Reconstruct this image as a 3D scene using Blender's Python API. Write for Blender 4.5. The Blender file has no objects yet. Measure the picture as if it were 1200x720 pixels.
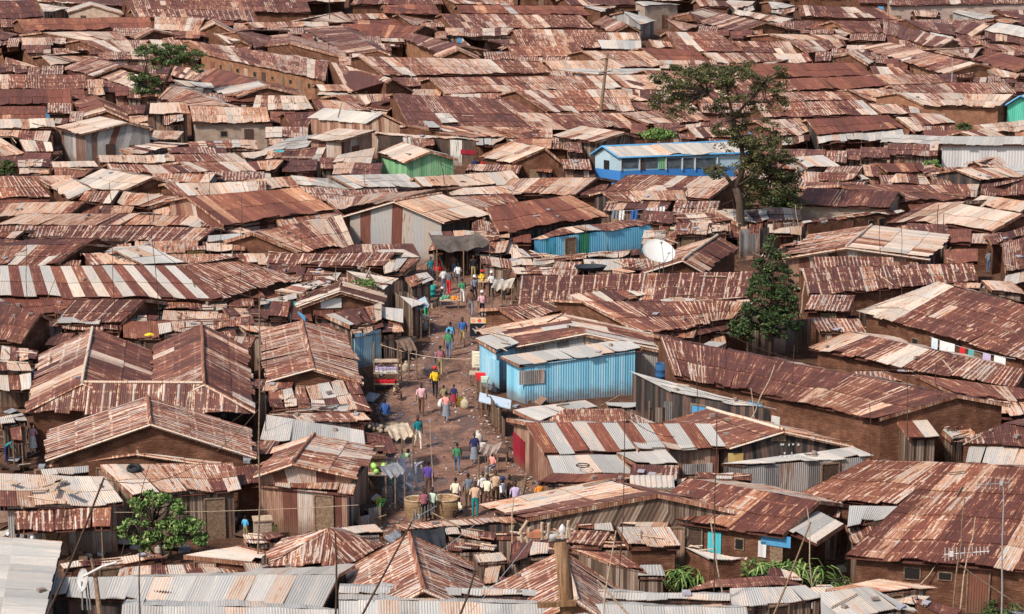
import bpy, bmesh, math, random
from mathutils import Vector, Matrix, noise as mnoise
random.seed(11)
D = bpy.data
SC = bpy.context.scene
COL = SC.collection
# ------------------------------------------------------------------ camera
FPX, HC = 2600.0, 32.5
TH = math.atan(620/2600)
cam = D.cameras.new('camera'); cam.lens = 78.0; cam.sensor_width = 36.0
cam.clip_start = 1; cam.clip_end = 4000
camo = D.objects.new('camera', cam); COL.objects.link(camo)
camo.location = (0, 0, HC); camo.rotation_euler = (math.pi/2-TH, 0, 0)
SC.camera = camo
def P(px, py, z=0.0):
    "point of the place seen at photo position (px,py) and lying z metres above the ground"
    x = (px-600)/FPX; v = -(py-360)/FPX
    d = Vector((x, math.cos(TH)+v*math.sin(TH), -math.sin(TH)+v*math.cos(TH)))
    k = (z-HC)/d.z
    return Vector((0, 0, HC))+d*k
def scale_at(p):
    return FPX/(p.y*math.cos(TH)-(p.z-HC)*math.sin(TH))
# ------------------------------------------------------------------ scene helpers
def tag(o, label=None, cat=None, group=None, kind=None):
    if label: o['label'] = label
    if cat: o['category'] = cat
    if group: o['group'] = group
    if kind: o['kind'] = kind
    return o
def empty(name, loc, label, cat, group=None, rz=0):
    o = D.objects.new(name, None); COL.objects.link(o)
    o.location = loc; o.rotation_euler = (0, 0, rz); o.empty_display_size = .3
    return tag(o, label, cat, group)
class MB:
    def __init__(s): s.v = []; s.f = []; s.uv = []; s.c = []; s.m = []
    def face(s, pts, uv=None, c=(0, 0, 0, 0), m=0):
        b = len(s.v); s.v.extend([tuple(p) for p in pts]); n = len(pts)
        s.f.append(tuple(range(b, b+n)))
        s.uv.extend(uv if uv else [(p[0], p[2]) for p in pts]); s.c.extend([c]*n); s.m.append(m)
    def box(s, c, sx, sy, sz, R=None, col=(0, 0, 0, 0), m=0):
        c = Vector(c); R = R or Matrix.Identity(3)
        q = [c+R @ Vector((x*sx/2, y*sy/2, z*sz/2)) for x in (-1, 1) for y in (-1, 1) for z in (-1, 1)]
        for i in ((0, 1, 3, 2), (4, 6, 7, 5), (0, 4, 5, 1), (2, 3, 7, 6), (0, 2, 6, 4), (1, 5, 7, 3)):
            s.face([q[k] for k in i], None, col, m)
    def tube(s, pts, rad, n=6, col=(0, 0, 0, 0), m=0, cap=True):
        pts = [Vector(p) for p in pts]
        if not isinstance(rad, (list, tuple)): rad = [rad]*len(pts)
        rings = []
        for i, p in enumerate(pts):
            d = (pts[min(i+1, len(pts)-1)]-pts[max(i-1, 0)]).normalized()
            a = d.cross(Vector((0, 0, 1)) if abs(d.z) < .9 else Vector((1, 0, 0))).normalized(); b = d.cross(a)
            rings.append([p+(a*math.cos(t*2*math.pi/n)+b*math.sin(t*2*math.pi/n))*rad[i] for t in range(n)])
        for i in range(len(pts)-1):
            for k in range(n):
                s.face([rings[i][k], rings[i][(k+1) % n], rings[i+1][(k+1) % n], rings[i+1][k]], None, col, m)
        if cap:
            s.face(rings[0][::-1], None, col, m); s.face(rings[-1], None, col, m)
    def lathe(s, base, prof, n=16, m=0, sx=1, sy=1, R=None):
        base = Vector(base); R = R or Matrix.Identity(3)
        rr = [[base+R @ Vector((r*sx*math.cos(t*2*math.pi/n), r*sy*math.sin(t*2*math.pi/n), z)) for t in range(n)] for r, z in prof]
        for i in range(len(prof)-1):
            for k in range(n):
                s.face([rr[i][k], rr[i][(k+1) % n], rr[i+1][(k+1) % n], rr[i+1][k]], None, (0, 0, 0, 0), m)
    def build(s, name, mats, parent=None, origin=None, smooth=False):
        if not s.f: return None
        o0 = Vector(origin) if origin is not None else Vector((0, 0, 0))
        me = D.meshes.new(name)
        me.from_pydata([(x-o0.x, y-o0.y, z-o0.z) for x, y, z in s.v], [], s.f)
        ul = me.uv_layers.new(name='UVMap')
        ul.data.foreach_set('uv', [k for u in s.uv for k in u])
        ca = me.color_attributes.new('sh', 'FLOAT_COLOR', 'CORNER')
        ca.data.foreach_set('color', [k for u in s.c for k in u])
        for mt in (mats if isinstance(mats, (list, tuple)) else [mats]): me.materials.append(mt)
        me.polygons.foreach_set('material_index', s.m)
        if smooth:
            bm = bmesh.new(); bm.from_mesh(me); bmesh.ops.remove_doubles(bm, verts=bm.verts, dist=.0005)
            bmesh.ops.recalc_face_normals(bm, faces=bm.faces)
            for f in bm.faces: f.smooth = True
            bm.to_mesh(me); bm.free()
        o = D.objects.new(name, me); COL.objects.link(o)
        if parent: o.parent = parent
        elif origin is not None: o.location = o0
        return o
def rotz(a): return Matrix.Rotation(a, 3, 'Z')
# ------------------------------------------------------------------ materials
class N:
    def __init__(s, name, rough=.8, spec=.3):
        s.m = D.materials.new(name); s.m.use_nodes = True; s.t = s.m.node_tree
        s.b = s.t.nodes['Principled BSDF']; s.b.inputs['Roughness'].default_value = rough
        s.b.inputs['Specular IOR Level'].default_value = spec
    def n(s, typ, **kw):
        x = s.t.nodes.new(typ)
        for k, v in kw.items(): setattr(x, k, v)
        return x
    def put(s, sock, v):
        if isinstance(v, bpy.types.NodeSocket): s.t.links.new(v, sock)
        else: sock.default_value = v
    def math(s, op, a, b=0.0, c=0.0, clamp=False):
        x = s.n('ShaderNodeMath', operation=op, use_clamp=clamp)
        s.put(x.inputs[0], a); s.put(x.inputs[1], b); s.put(x.inputs[2], c); return x.outputs[0]
    def mix(s, f, a, b):
        x = s.n('ShaderNodeMix', data_type='RGBA')
        s.put(x.inputs[0], f)
        for k, v in ((6, a), (7, b)):
            if isinstance(v, tuple) and len(v) == 3: v = v+(1,)
            s.put(x.inputs[k], v)
        return x.outputs[2]
    def ramp(s, f, stops):
        x = s.n('ShaderNodeValToRGB'); e = x.color_ramp.elements
        while len(e) < len(stops): e.new(.5)
        for i, (p, c) in enumerate(stops):
            e[i].position = p; e[i].color = tuple(c)+(1,) if len(c) == 3 else c
        s.put(x.inputs[0], f); return x.outputs[0]
    def noise(s, vec, scale, detail=3, rough=.55):
        x = s.n('ShaderNodeTexNoise'); s.put(x.inputs['Vector'], vec)
        x.inputs['Scale'].default_value = scale; x.inputs['Detail'].default_value = detail
        x.inputs['Roughness'].default_value = rough; return x.outputs[0]
    def uv(s):
        x = s.n('ShaderNodeUVMap', uv_map='UVMap'); return x.outputs[0]
    def pos(s):
        return s.n('ShaderNodeTexCoord').outputs['Object']
    def mapv(s, v, sc):
        x = s.n('ShaderNodeVectorMath', operation='MULTIPLY'); s.put(x.inputs[0], v); x.inputs[1].default_value = sc
        return x.outputs[0]
    def sep(s, v):
        x = s.n('ShaderNodeSeparateXYZ'); s.put(x.inputs[0], v); return x.outputs
    def wn(s, v, dim='1D'):
        x = s.n('ShaderNodeTexWhiteNoise', noise_dimensions=dim)
        s.put(x.inputs['W' if dim == '1D' else 'Vector'], v); return x.outputs[0]
    def bump(s, h, strength=.5, dist=.02):
        x = s.n('ShaderNodeBump'); x.inputs['Strength'].default_value = strength
        x.inputs['Distance'].default_value = dist; s.put(x.inputs['Height'], h)
        s.t.links.new(x.outputs[0], s.b.inputs['Normal'])
    def color(s, c):
        if isinstance(c, tuple) and len(c) == 3: c = c+(1,)
        s.put(s.b.inputs['Base Color'], c); return s
def attr(nm, w='sh'):
    x = nm.n('ShaderNodeAttribute', attribute_name=w); return x
def iron_material():
    m = N('weathered corrugated iron', .62, .35)
    at = attr(m); r, g, b = m.n('ShaderNodeSeparateColor').outputs[:3]
    sp = r.node; m.put(sp.inputs[0], at.outputs['Color'])
    uv = m.uv()
    fine = m.noise(m.mapv(uv, (7.0, .55, 1)), 1.0, 4, .65)      # long streaks down the slope
    mid = m.noise(m.mapv(uv, (1.6, .7, 1)), 1.0, 3, .6)
    blot = m.noise(uv, 5.0, 5, .75)
    amp0 = at.outputs['Alpha']; amp = m.math('MINIMUM', amp0, 1.0)
    def step(v, lo, hi):
        x = m.n('ShaderNodeMapRange', interpolation_type='SMOOTHSTEP'); m.put(x.inputs[0], v); x.inputs[1].default_value = lo; x.inputs[2].default_value = hi
        return x.outputs[0]
    pale = m.math('MULTIPLY', step(m.math('ADD', fine, m.math('MULTIPLY', m.math('SUBTRACT', blot, .5), .35)), .53, .61), step(mid, .40, .55))
    rusty = m.math('MULTIPLY', step(m.math('ADD', fine, m.math('MULTIPLY', m.math('SUBTRACT', blot, .5), .5)), .47, .38), step(mid, .58, .42))
    f = m.math('ADD', r, m.math('MULTIPLY', m.math('SUBTRACT', blot, .5), m.math('MULTIPLY', amp, .7)))
    f = m.math('SUBTRACT', f, m.math('MULTIPLY', pale, m.math('MULTIPLY', amp, .62)))
    f = m.math('ADD', f, m.math('MULTIPLY', rusty, m.math('MULTIPLY', amp, .50)), clamp=True)
    sv = m.sep(uv)
    # pale flecks along the nail rows
    fr = m.math('FRACT', m.math('MULTIPLY', sv[1], 1.15))
    row = m.math('MULTIPLY', m.math('LESS_THAN', fr, .12), m.math('GREATER_THAN', m.noise(m.mapv(uv, (5, 1, 1)), 2.0, 2), .52))
    f = m.math('SUBTRACT', f, m.math('MULTIPLY', m.math('MULTIPLY', row, amp), .35), clamp=True)
    # sheet laps: worn cream seam on some roofs
    fs = m.math('FRACT', m.math('DIVIDE', sv[0], .76))
    seam = m.math('MULTIPLY', m.math('LESS_THAN', fs, .13), m.math('MULTIPLY', m.math('GREATER_THAN', amp0, 1.2), m.math('LESS_THAN', amp0, 1.8)))
    f2 = m.math('FRACT', m.math('ADD', m.math('DIVIDE', sv[0], .253), m.math('MULTIPLY', blot, .35)))
    fine2 = m.math('MULTIPLY', m.math('MULTIPLY', step(f2, .62, .78), step(m.noise(m.mapv(uv, (4, .5, 1)), 1.0, 3), .40, .52)), m.math('GREATER_THAN', amp0, 1.8))
    f = m.math('SUBTRACT', f, m.math('MULTIPLY', fine2, .52), clamp=True)
    f = m.math('SUBTRACT', f, m.math('MULTIPLY', seam, m.math('MULTIPLY', step(blot, .36, .5), .55)), clamp=True)
    ca = m.ramp(f, [(0, (.37, .355, .335)), (.2, (.55, .45, .37)), (.38, (.47, .28, .185)), (.54, (.235, .100, .060)), (.74, (.130, .045, .031)), (1, (.070, .028, .023))])
    cb = m.ramp(f, [(0, (.38, .36, .335)), (.2, (.60, .45, .33)), (.38, (.48, .225, .115)), (.54, (.28, .094, .047)), (.74, (.17, .053, .033)), (1, (.098, .033, .025))])
    c = m.mix(b, ca, cb)
    br = m.math('ADD', m.math('MULTIPLY', g, .34), .80)
    hs = m.n('ShaderNodeVectorMath', operation='SCALE'); m.put(hs.inputs[0], c); m.put(hs.inputs[3], br)
    m.put(m.b.inputs['Base Color'], hs.outputs[0])
    m.put(m.b.inputs['Metallic'], .0)
    w = m.math('SINE', m.math('MULTIPLY', sv[0], 2*math.pi/.1))
    m.bump(m.math('ADD', w, m.math('MULTIPLY', blot, 1.2)), .42, .012)
    return m.m
def wall_sheet(name, stops, w=.7, corr=.1, streak=.5, rough=.7, band=None):
    m = N(name, rough, .3); uv = m.uv(); sv = m.sep(uv)
    cell = m.wn(m.math('FLOOR', m.math('DIVIDE', sv[0], w)))
    st = m.math('MULTIPLY', m.math('SUBTRACT', m.noise(m.mapv(uv, (7, .8, 1)), 1, 4, .65), .5), streak*2)
    f = m.math('ADD', cell, st, clamp=True)
    c = m.ramp(f, stops)
    if band:
        c = m.mix(m.math('LESS_THAN', sv[1], band[0]), c, m.mix(m.noise(m.mapv(uv, (5, .8, 1)), 1, 4), band[1], tuple(k*.8 for k in band[1])))
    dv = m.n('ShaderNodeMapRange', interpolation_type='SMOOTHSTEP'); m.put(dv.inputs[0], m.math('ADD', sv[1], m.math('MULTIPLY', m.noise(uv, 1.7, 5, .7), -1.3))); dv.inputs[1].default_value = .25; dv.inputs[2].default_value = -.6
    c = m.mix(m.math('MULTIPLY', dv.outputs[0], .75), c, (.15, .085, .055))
    sc = m.n('ShaderNodeMapRange'); m.put(sc.inputs[0], m.noise(m.mapv(uv, (3, 1, 1)), 2.2, 6, .75)); sc.inputs[1].default_value = .60; sc.inputs[2].default_value = .68
    c = m.mix(m.math('MULTIPLY', sc.outputs[0], .6), c, (.17, .085, .055))
    m.color(c)
    if corr: m.bump(m.math('SINE', m.math('MULTIPLY', sv[0], 2*math.pi/corr)), .6, .015)
    return m.m
def mud_material(name, a, b, c):
    m = N(name, .95, .1); uv = m.uv()
    n1 = m.noise(uv, 1.3, 5, .65); n2 = m.noise(m.mapv(uv, (1.2, 7, 1)), 2.0, 4, .7); n3 = m.noise(uv, 14, 3)
    f = m.math('ADD', m.math('MULTIPLY', n1, .6), m.math('MULTIPLY', n2, .4))
    m.color(m.ramp(f, [(.32, a), (.5, b), (.66, c)]))
    m.bump(m.math('ADD', n2, m.math('MULTIPLY', n3, .5)), .9, .05)
    return m.m
def simple(name, c, rough=.8, var=.25, sc=6, spec=.3):
    m = N(name, rough, spec); n = m.noise(m.pos(), sc, 4, .6)
    c = tuple(c)
    m.color(m.ramp(n, [(.3, tuple(k*(1-var) for k in c)), (.7, tuple(min(1, k*(1+var)) for k in c))]))
    return m.m
IRON = iron_material()
M = {}
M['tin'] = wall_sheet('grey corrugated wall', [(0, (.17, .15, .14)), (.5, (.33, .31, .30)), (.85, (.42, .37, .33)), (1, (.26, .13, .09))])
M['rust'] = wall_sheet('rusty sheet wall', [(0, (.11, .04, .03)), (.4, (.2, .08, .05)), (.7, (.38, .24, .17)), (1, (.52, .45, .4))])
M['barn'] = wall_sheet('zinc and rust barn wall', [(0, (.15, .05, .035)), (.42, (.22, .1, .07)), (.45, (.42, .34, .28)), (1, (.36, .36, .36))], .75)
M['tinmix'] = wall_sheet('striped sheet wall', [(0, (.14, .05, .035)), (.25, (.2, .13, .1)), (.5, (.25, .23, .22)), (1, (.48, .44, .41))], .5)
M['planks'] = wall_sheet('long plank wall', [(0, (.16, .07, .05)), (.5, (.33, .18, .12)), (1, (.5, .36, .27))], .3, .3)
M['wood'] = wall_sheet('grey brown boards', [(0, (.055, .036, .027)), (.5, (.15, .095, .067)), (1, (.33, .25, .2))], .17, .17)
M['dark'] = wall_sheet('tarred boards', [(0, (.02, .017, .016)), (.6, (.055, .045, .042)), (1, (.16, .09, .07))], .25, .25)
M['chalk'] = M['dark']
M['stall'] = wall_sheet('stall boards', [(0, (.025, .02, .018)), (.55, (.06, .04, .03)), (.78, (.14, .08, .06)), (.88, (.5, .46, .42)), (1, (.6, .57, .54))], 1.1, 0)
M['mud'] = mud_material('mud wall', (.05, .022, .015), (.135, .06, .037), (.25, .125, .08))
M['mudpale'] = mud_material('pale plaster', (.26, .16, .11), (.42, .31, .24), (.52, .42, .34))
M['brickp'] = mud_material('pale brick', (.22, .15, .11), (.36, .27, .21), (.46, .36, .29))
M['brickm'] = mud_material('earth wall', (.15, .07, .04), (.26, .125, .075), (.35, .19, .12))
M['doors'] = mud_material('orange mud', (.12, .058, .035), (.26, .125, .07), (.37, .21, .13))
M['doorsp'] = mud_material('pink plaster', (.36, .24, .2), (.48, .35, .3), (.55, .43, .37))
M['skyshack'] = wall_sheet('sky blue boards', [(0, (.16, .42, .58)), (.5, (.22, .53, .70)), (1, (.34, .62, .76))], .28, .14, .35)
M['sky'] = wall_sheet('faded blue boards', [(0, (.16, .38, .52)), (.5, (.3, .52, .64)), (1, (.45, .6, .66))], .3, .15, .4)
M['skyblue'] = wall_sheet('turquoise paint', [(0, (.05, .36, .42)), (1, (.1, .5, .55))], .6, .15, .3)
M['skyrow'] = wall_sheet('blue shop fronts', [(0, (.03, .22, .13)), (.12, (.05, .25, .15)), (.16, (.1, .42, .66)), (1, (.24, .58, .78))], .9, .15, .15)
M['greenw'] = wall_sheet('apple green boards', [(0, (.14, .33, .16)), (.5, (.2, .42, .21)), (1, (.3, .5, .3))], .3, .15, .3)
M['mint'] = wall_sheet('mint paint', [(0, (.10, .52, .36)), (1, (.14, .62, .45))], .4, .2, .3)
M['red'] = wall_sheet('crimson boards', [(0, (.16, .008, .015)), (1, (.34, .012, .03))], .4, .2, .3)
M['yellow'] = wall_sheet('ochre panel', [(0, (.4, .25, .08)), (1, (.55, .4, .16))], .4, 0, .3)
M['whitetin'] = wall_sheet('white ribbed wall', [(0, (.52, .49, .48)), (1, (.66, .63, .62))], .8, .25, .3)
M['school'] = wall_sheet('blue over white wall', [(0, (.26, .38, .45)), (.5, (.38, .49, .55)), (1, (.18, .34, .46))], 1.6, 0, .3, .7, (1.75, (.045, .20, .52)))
M['timber'] = simple('rough timber', (.2, .13, .085), .9, .5, 9)
M['palewood'] = simple('sun bleached timber', (.42, .31, .22), .9, .35, 9)
M['darkwood'] = simple('dark timber', (.07, .042, .03), .9, .4, 9)
M['steel'] = simple('dull steel', (.3, .29, .28), .5, .2, 9)
M['void'] = simple('dark opening', (.015, .012, .011), .95, .3, 3)
M['grey'] = simple('grey zinc trim', (.45, .44, .43), .5, .15, 6)
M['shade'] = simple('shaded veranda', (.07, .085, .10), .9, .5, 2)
M['whiteplain'] = simple('chalky white', (.6, .58, .55), .6, .06, 3)
M['bluetrim'] = simple('blue trim', (.08, .27, .48), .6, .15, 6)
# ------------------------------------------------------------------ roofs
def lerp(a, b, t): return a+(b-a)*t
def tone_pick(t, i, R):
    "rust level, hue, streak strength of sheet column i"
    x = R.random()
    if t == 'T': return (R.gauss(.70, .07), R.random()*.6, 2.2)
    fs = 2.2 if R.random() < .38 else None
    if t == 'D': return (R.gauss(.80, .08) if x > .13 else R.uniform(.25, .5)), .15*x, (fs if x < .5 and fs else .62)
    if t == 'R': return (R.gauss(.74, .07) if x > .06 else .45), .55+.2*R.random(), .30
    if t == 'M': return (R.gauss(.74, .1) if x > .42 else R.gauss(.36, .12)), R.random()*.7, fs or .85
    if t == 'C': return (R.gauss(.34, .09) if x > .38 else R.gauss(.66, .1)), R.random()*.8, fs or .80
    if t == 'P': return (R.gauss(.24, .07) if x > .15 else R.gauss(.5, .1)), .3*R.random(), .45
    if t == 'Z': return (R.gauss(.05, .04) if x > .08 else .3), 0, .30
    if t == 'S': return ((.04+.1*(x < .3), .2, .30) if i % 2 else (R.gauss(.72, .06), R.random(), .4))
    if t == 'N': return (.84, .15, 1.5) if x > .1 else (.5, .4, 1.5)
    if t == 'W': return (R.choice([.05, .15, .25, .35, .6, .8, .95]), R.random()*.5, .6)
    return .5, .5, .5
def roof_plane(mb, R0, R1, E1, E0, tone, R, near, jit=0.0):
    le = (E1-E0).length; lr = (R1-R0).length; sl = ((R0+R1)/2-(E0+E1)/2).length
    L = max(le, lr)
    if L < .1 or sl < .05: return
    nc = max(1, round(L/.76)); nr = max(1, round(sl/1.9)); nr = min(nr, 8); nc = min(nc, 60)
    nrm = (E1-E0).cross(R0-E0); nrm = nrm.normalized() if nrm.length else Vector((0, 0, 1))
    if nrm.z < 0: nrm = -nrm
    hip = le > 1.35*lr
    if hip:
        ed = (E1-E0)/le; a = (R0-E0).dot(ed); b = le-(R1-E0).dot(ed)
        a = max(a, .01); b = max(b, .01); up = (R0-E0)-ed*a
    u0 = R.random()*50; ph = R.random()*6; amp = .035+.05*R.random()+jit*.3
    sub = 14 if near == 2 else (3 if near == 1 else 1)
    big = [tone_pick(tone, i, R) for i in range(nc)]
    if tone in 'MCDPR':
        for i in range(1, nc):
            if R.random() < .45: big[i] = big[i-1]
    rowsh = [R.uniform(-.06, .06) if tone in 'MCD' else R.uniform(-.05, .05) for _ in range(nr)]
    def pt(s, t):
        "s 0..1 along, t 0 ridge .. 1 eave"
        if hip:
            x = s*le; tm = min(1, x/a, (le-x)/b)
            q = E0+ed*x+up*(tm*(1-t)) ; tt = 1-tm*(1-t)
        else:
            q = lerp(lerp(R0, R1, s), lerp(E0, E1, s), t)
        wv = amp*(math.sin(s*L*.9+ph)+.6*math.sin(s*L*2.3+ph*2))*(.3+.7*t)
        return q+nrm*wv
    for j in range(nr):
        for i in range(nc):
            rl, hue, st = big[i]
            if R.random() < .13: rl, hue, st = tone_pick(tone, i, R) if tone not in 'SNT' else (rl, hue, st)
            rl = min(1, max(0, rl+rowsh[j])); col = (rl, R.random(), hue, st)
            t0 = j/nr; t1 = (j+1)/nr+(.05 if j < nr-1 else R.uniform(-.14, .16)/max(1, sl))
            t0 += R.uniform(-.01, .01)
            lift0 = .012; lift1 = .035+R.random()*.02
            bend = R.choice([0, 0, 0, 0, R.uniform(.03, .12)]) if j == nr-1 else 0; bside = R.random() < .5
            jx = [Vector((R.uniform(-jit, jit), R.uniform(-jit, jit), R.uniform(-jit, jit)*.4)) for _ in range(4)] if jit else None
            uo = .76*R.randint(0, 60)
            for k in range(sub):
                sa = (i+k/sub)/nc; sb = (i+(k+1)/sub)/nc
                za = (.008 if k % 2 else -.008) if sub > 1 else 0
                zb = -za if k < sub-1 or sub % 2 == 0 else 0
                if k == 0: za = -.008 if sub > 1 else 0
                q = [pt(sa, t0)+nrm*(lift0+za), pt(sb, t0)+nrm*(lift0+zb), pt(sb, t1)+nrm*(lift1+zb), pt(sa, t1)+nrm*(lift1+za)]
                if bend:
                    wa = ((k/sub) if bside else 1-k/sub)**2*bend; wb = (((k+1)/sub) if bside else 1-(k+1)/sub)**2*bend
                    q[2] = q[2]+nrm*wb; q[3] = q[3]+nrm*wa
                if jx:
                    ka, kb = k/sub, (k+1)/sub
                    q = [q[0]+lerp(jx[0], jx[1], ka), q[1]+lerp(jx[0], jx[1], kb), q[2]+lerp(jx[3], jx[2], kb), q[3]+lerp(jx[3], jx[2], ka)]
                ua, ub = uo+sa*nc*.76, uo+sb*nc*.76; va, vb = u0+t0*sl, u0+t1*sl
                mb.face(q, [(ua, va), (ub, va), (ub, vb), (ua, vb)], col)
                if j == nr-1:   # edge thickness at the eave
                    dn = Vector((0, 0, -.03))
                    mb.face([q[3], q[2], q[2]+dn, q[3]+dn], [(ua, vb), (ub, vb), (ub, vb+.03), (ua, vb+.03)], (min(1, rl+.1), .1, hue, st))
    # underside and side edges
    dn = nrm*-(.045+amp*1.6+jit*.5)
    if not hip:
        mb.face([R0+dn, R1+dn, E1+dn, E0+dn], None, (.85, 0, .1, .3))
        for a_, b_ in ((R0, E0), (R1, E1)):
            mb.face([a_+nrm*.03, b_+nrm*.04, b_+dn, a_+dn], None, (.5, .3, .2, .5))
def hdist(p, a, b):
    d = (b-a).xy; n = Vector((-d.y, d.x)).normalized(); return (p-a).xy.dot(n)
def solve_slope(rp, ea, eb, ze, tan):
    s0 = hdist(P(rp[0], rp[1], ze), ea, eb); sg = 1 if s0 > 0 else -1
    lo, hi = ze+.02, ze+6
    for _ in range(40):
        m = (lo+hi)/2; d = hdist(P(rp[0], rp[1], m), ea, eb)*sg
        if d <= 0 or (m-ze)/d > tan: hi = m
        else: lo = m
    return min(max(lo, ze+.12), ze+2.4)
def solve_apex(ap, L, Rr, ze):
    s0 = hdist(P(ap[0], ap[1], ze), L, Rr); sg = 1 if s0 > 0 else -1
    lo, hi = ze+.1, ze+4
    for _ in range(40):
        m = (lo+hi)/2
        if hdist(P(ap[0], ap[1], m), L, Rr)*sg <= 0: hi = m
        else: lo = m
    return min(max(lo, ze+.4), ze+2.6)
TONE = {'D': 'dark-rusted', 'R': 'red-rusted', 'M': 'rust-mottled', 'C': 'cream-streaked', 'P': 'pale-roofed', 'Z': 'zinc-roofed', 'S': 'bold-striped', 'N': 'rust-brown', 'T': 'thin-striped', 'W': 'scrap-roofed'}
HOUSE_INFO = []
def wall_prism(mb, base, top, gables, w2=False):
    "base/top: 4 corner lists, gables {side index: apex}"
    u = 0
    per = 0
    for i in range(4):
        a, b = base[i], base[(i+1) % 4]; ta, tb = top[i], top[(i+1) % 4]; L = (b-a).length
        g = gables.get(i)
        z0 = 0
        mi = 1 if (w2 and i == 1) else 0
        if g is None: mb.face([a, b, tb, ta], [(per, a.z), (per+L, b.z), (per+L, tb.z), (per, ta.z)], m=mi)
        else: mb.face([a, b, tb, g, ta], [(per, a.z), (per+L, b.z), (per+L, tb.z), (per+L/2, g.z), (per, ta.z)])
        per += L+.37
    return per
def openings(h, base, top, wall, R, origin, near):
    "doors and windows on the wall that faces the viewer"
    best = None
    cen = sum(base, Vector())/4
    sides = []
    for i in range(4):
        a, b = base[i], base[(i+1) % 4]; d = (b-a); L = d.xy.length
        if L < .9: continue
        n = Vector((d.y, -d.x, 0)).normalized()
        mid = (a+b)/2
        if n.dot(mid-cen) < 0: n = -n
        f = n.dot((Vector((0, 0, 0))-mid).normalized())
        if f > .35: sides.append((f*L, a, b, n, L, i))
    sides.sort(key=lambda q: -q[0])
    for si, (_, a, b, n, L, i) in enumerate(sides[:1]):
        d = (b-a).normalized()
        if wall.startswith('doors') or wall in ('school', 'skyrow'):
            step = 1.9; xs = [k*step+1.0 for k in range(int((L-1)/step))]; kinds = ['door' if k % 2 == 0 else 'window' for k in range(len(xs))]
            if wall == 'skyrow': kinds = ['door' if k % 3 == 1 else None for k in range(len(xs))]
        else:
            xs, kinds = [], []
            if L > 1.7: xs.append(L*R.uniform(.2, .8)); kinds.append('door')
            if L > 3.2 and R.random() < .55:
                x2 = xs[0]+(L*.35 if xs[0] < L/2 else -L*.35); xs.append(x2); kinds.append('window')
            if L > 7 and len(xs) > 1: xs.append(min(max(.6, L-xs[0]+.9), L-.6)); kinds.append('window')
        xx = []
        for x, k in zip(xs, kinds):
            if k is None or x < .5 or x > L-.5 or any(abs(x-y) < .95 for y in xx): continue
            xx.append(x)
            zt = min(lerp(top[i].z, top[(i+1) % 4].z, x/L)-.12, 3)
            c = a+d*x; c.z = 0
            ang = math.atan2(d.y, d.x); Rm = rotz(ang)
            dm = R.choice(['darkwood', 'rust', 'timber', 'rust', 'darkwood', 'bluetrim' if R.random() < .3 else 'timber'])
            if k == 'door':
                hgt = min(1.85, zt); q = MB(); q.box(c+n*.03+Vector((0, 0, hgt/2)), .8, .06, hgt, Rm)
                o = q.build('door', M[dm], h, origin)
                if near == 2:
                    q = MB()
                    for sx in (-.43, .43): q.box(c+d*sx+n*.045+Vector((0, 0, hgt/2)), .06, .1, hgt, Rm)
                    q.box(c+n*.045+Vector((0, 0, hgt+.03)), .92, .1, .06, Rm); q.build('frame', M['timber'], o, origin)

            else:
                zc = min(1.45, zt-.35)
                if zc < .5: continue
                ww = R.uniform(.4, .7); wh = R.uniform(.32, .6); q = MB(); q.box(c+n*.02+Vector((0, 0, zc)), ww, .05, wh, Rm); o = q.build('window', M['timber'], h, origin)
                q = MB(); q.box(c+n*.035+Vector((0, 0, zc)), ww-.12, .05, wh-.12, Rm); q.build('pane', M['void'], o, origin)
def shift(o, origin):
    o.data.transform(Matrix.Translation(-Vector(origin)))
NOOPEN = ('none', 'sky', 'skyshack', 'greenw', 'barn', 'mint', 'skyblue', 'whitetin', 'school', 'red', 'yellow', 'chalk', 'stall')
KEEP = ('mud wall', 'very long, with', 'turquoise', 'laundry', 'nail row', 'plastered', 'curved tin', 'U-shaped', 'regular zinc', 'porch', 'tarred', 'bold striped', 'bottom', 'maize', 'barrack', 'foreground', 'junk', 'tyre', 'stall', 'alley', 'corner', 'zinc walls', 'brick box', 'gable')
POLYS = []
def covered(x, y, me):
    for i, (pl, bb) in POLYS:
        if i == me or not (bb[0] <= x <= bb[2] and bb[1] <= y <= bb[3]): continue
        ins = False; j = len(pl)-1
        for k in range(len(pl)):
            if (pl[k][1] > y) != (pl[j][1] > y) and x < (pl[j][0]-pl[k][0])*(y-pl[k][1])/(pl[j][1]-pl[k][1])+pl[k][0]: ins = not ins
            j = k
        if ins: return True
    return False
def proj(p):
    f = p.y*math.cos(TH)-(p.z-HC)*math.sin(TH); u = p.y*math.sin(TH)+(p.z-HC)*math.cos(TH)
    return (600+FPX*p.x/f, 360-FPX*u/f)
ALLEY = [(440, 300), (610, 300), (612, 420), (575, 460), (640, 610), (425, 640), (440, 500)]
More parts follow.
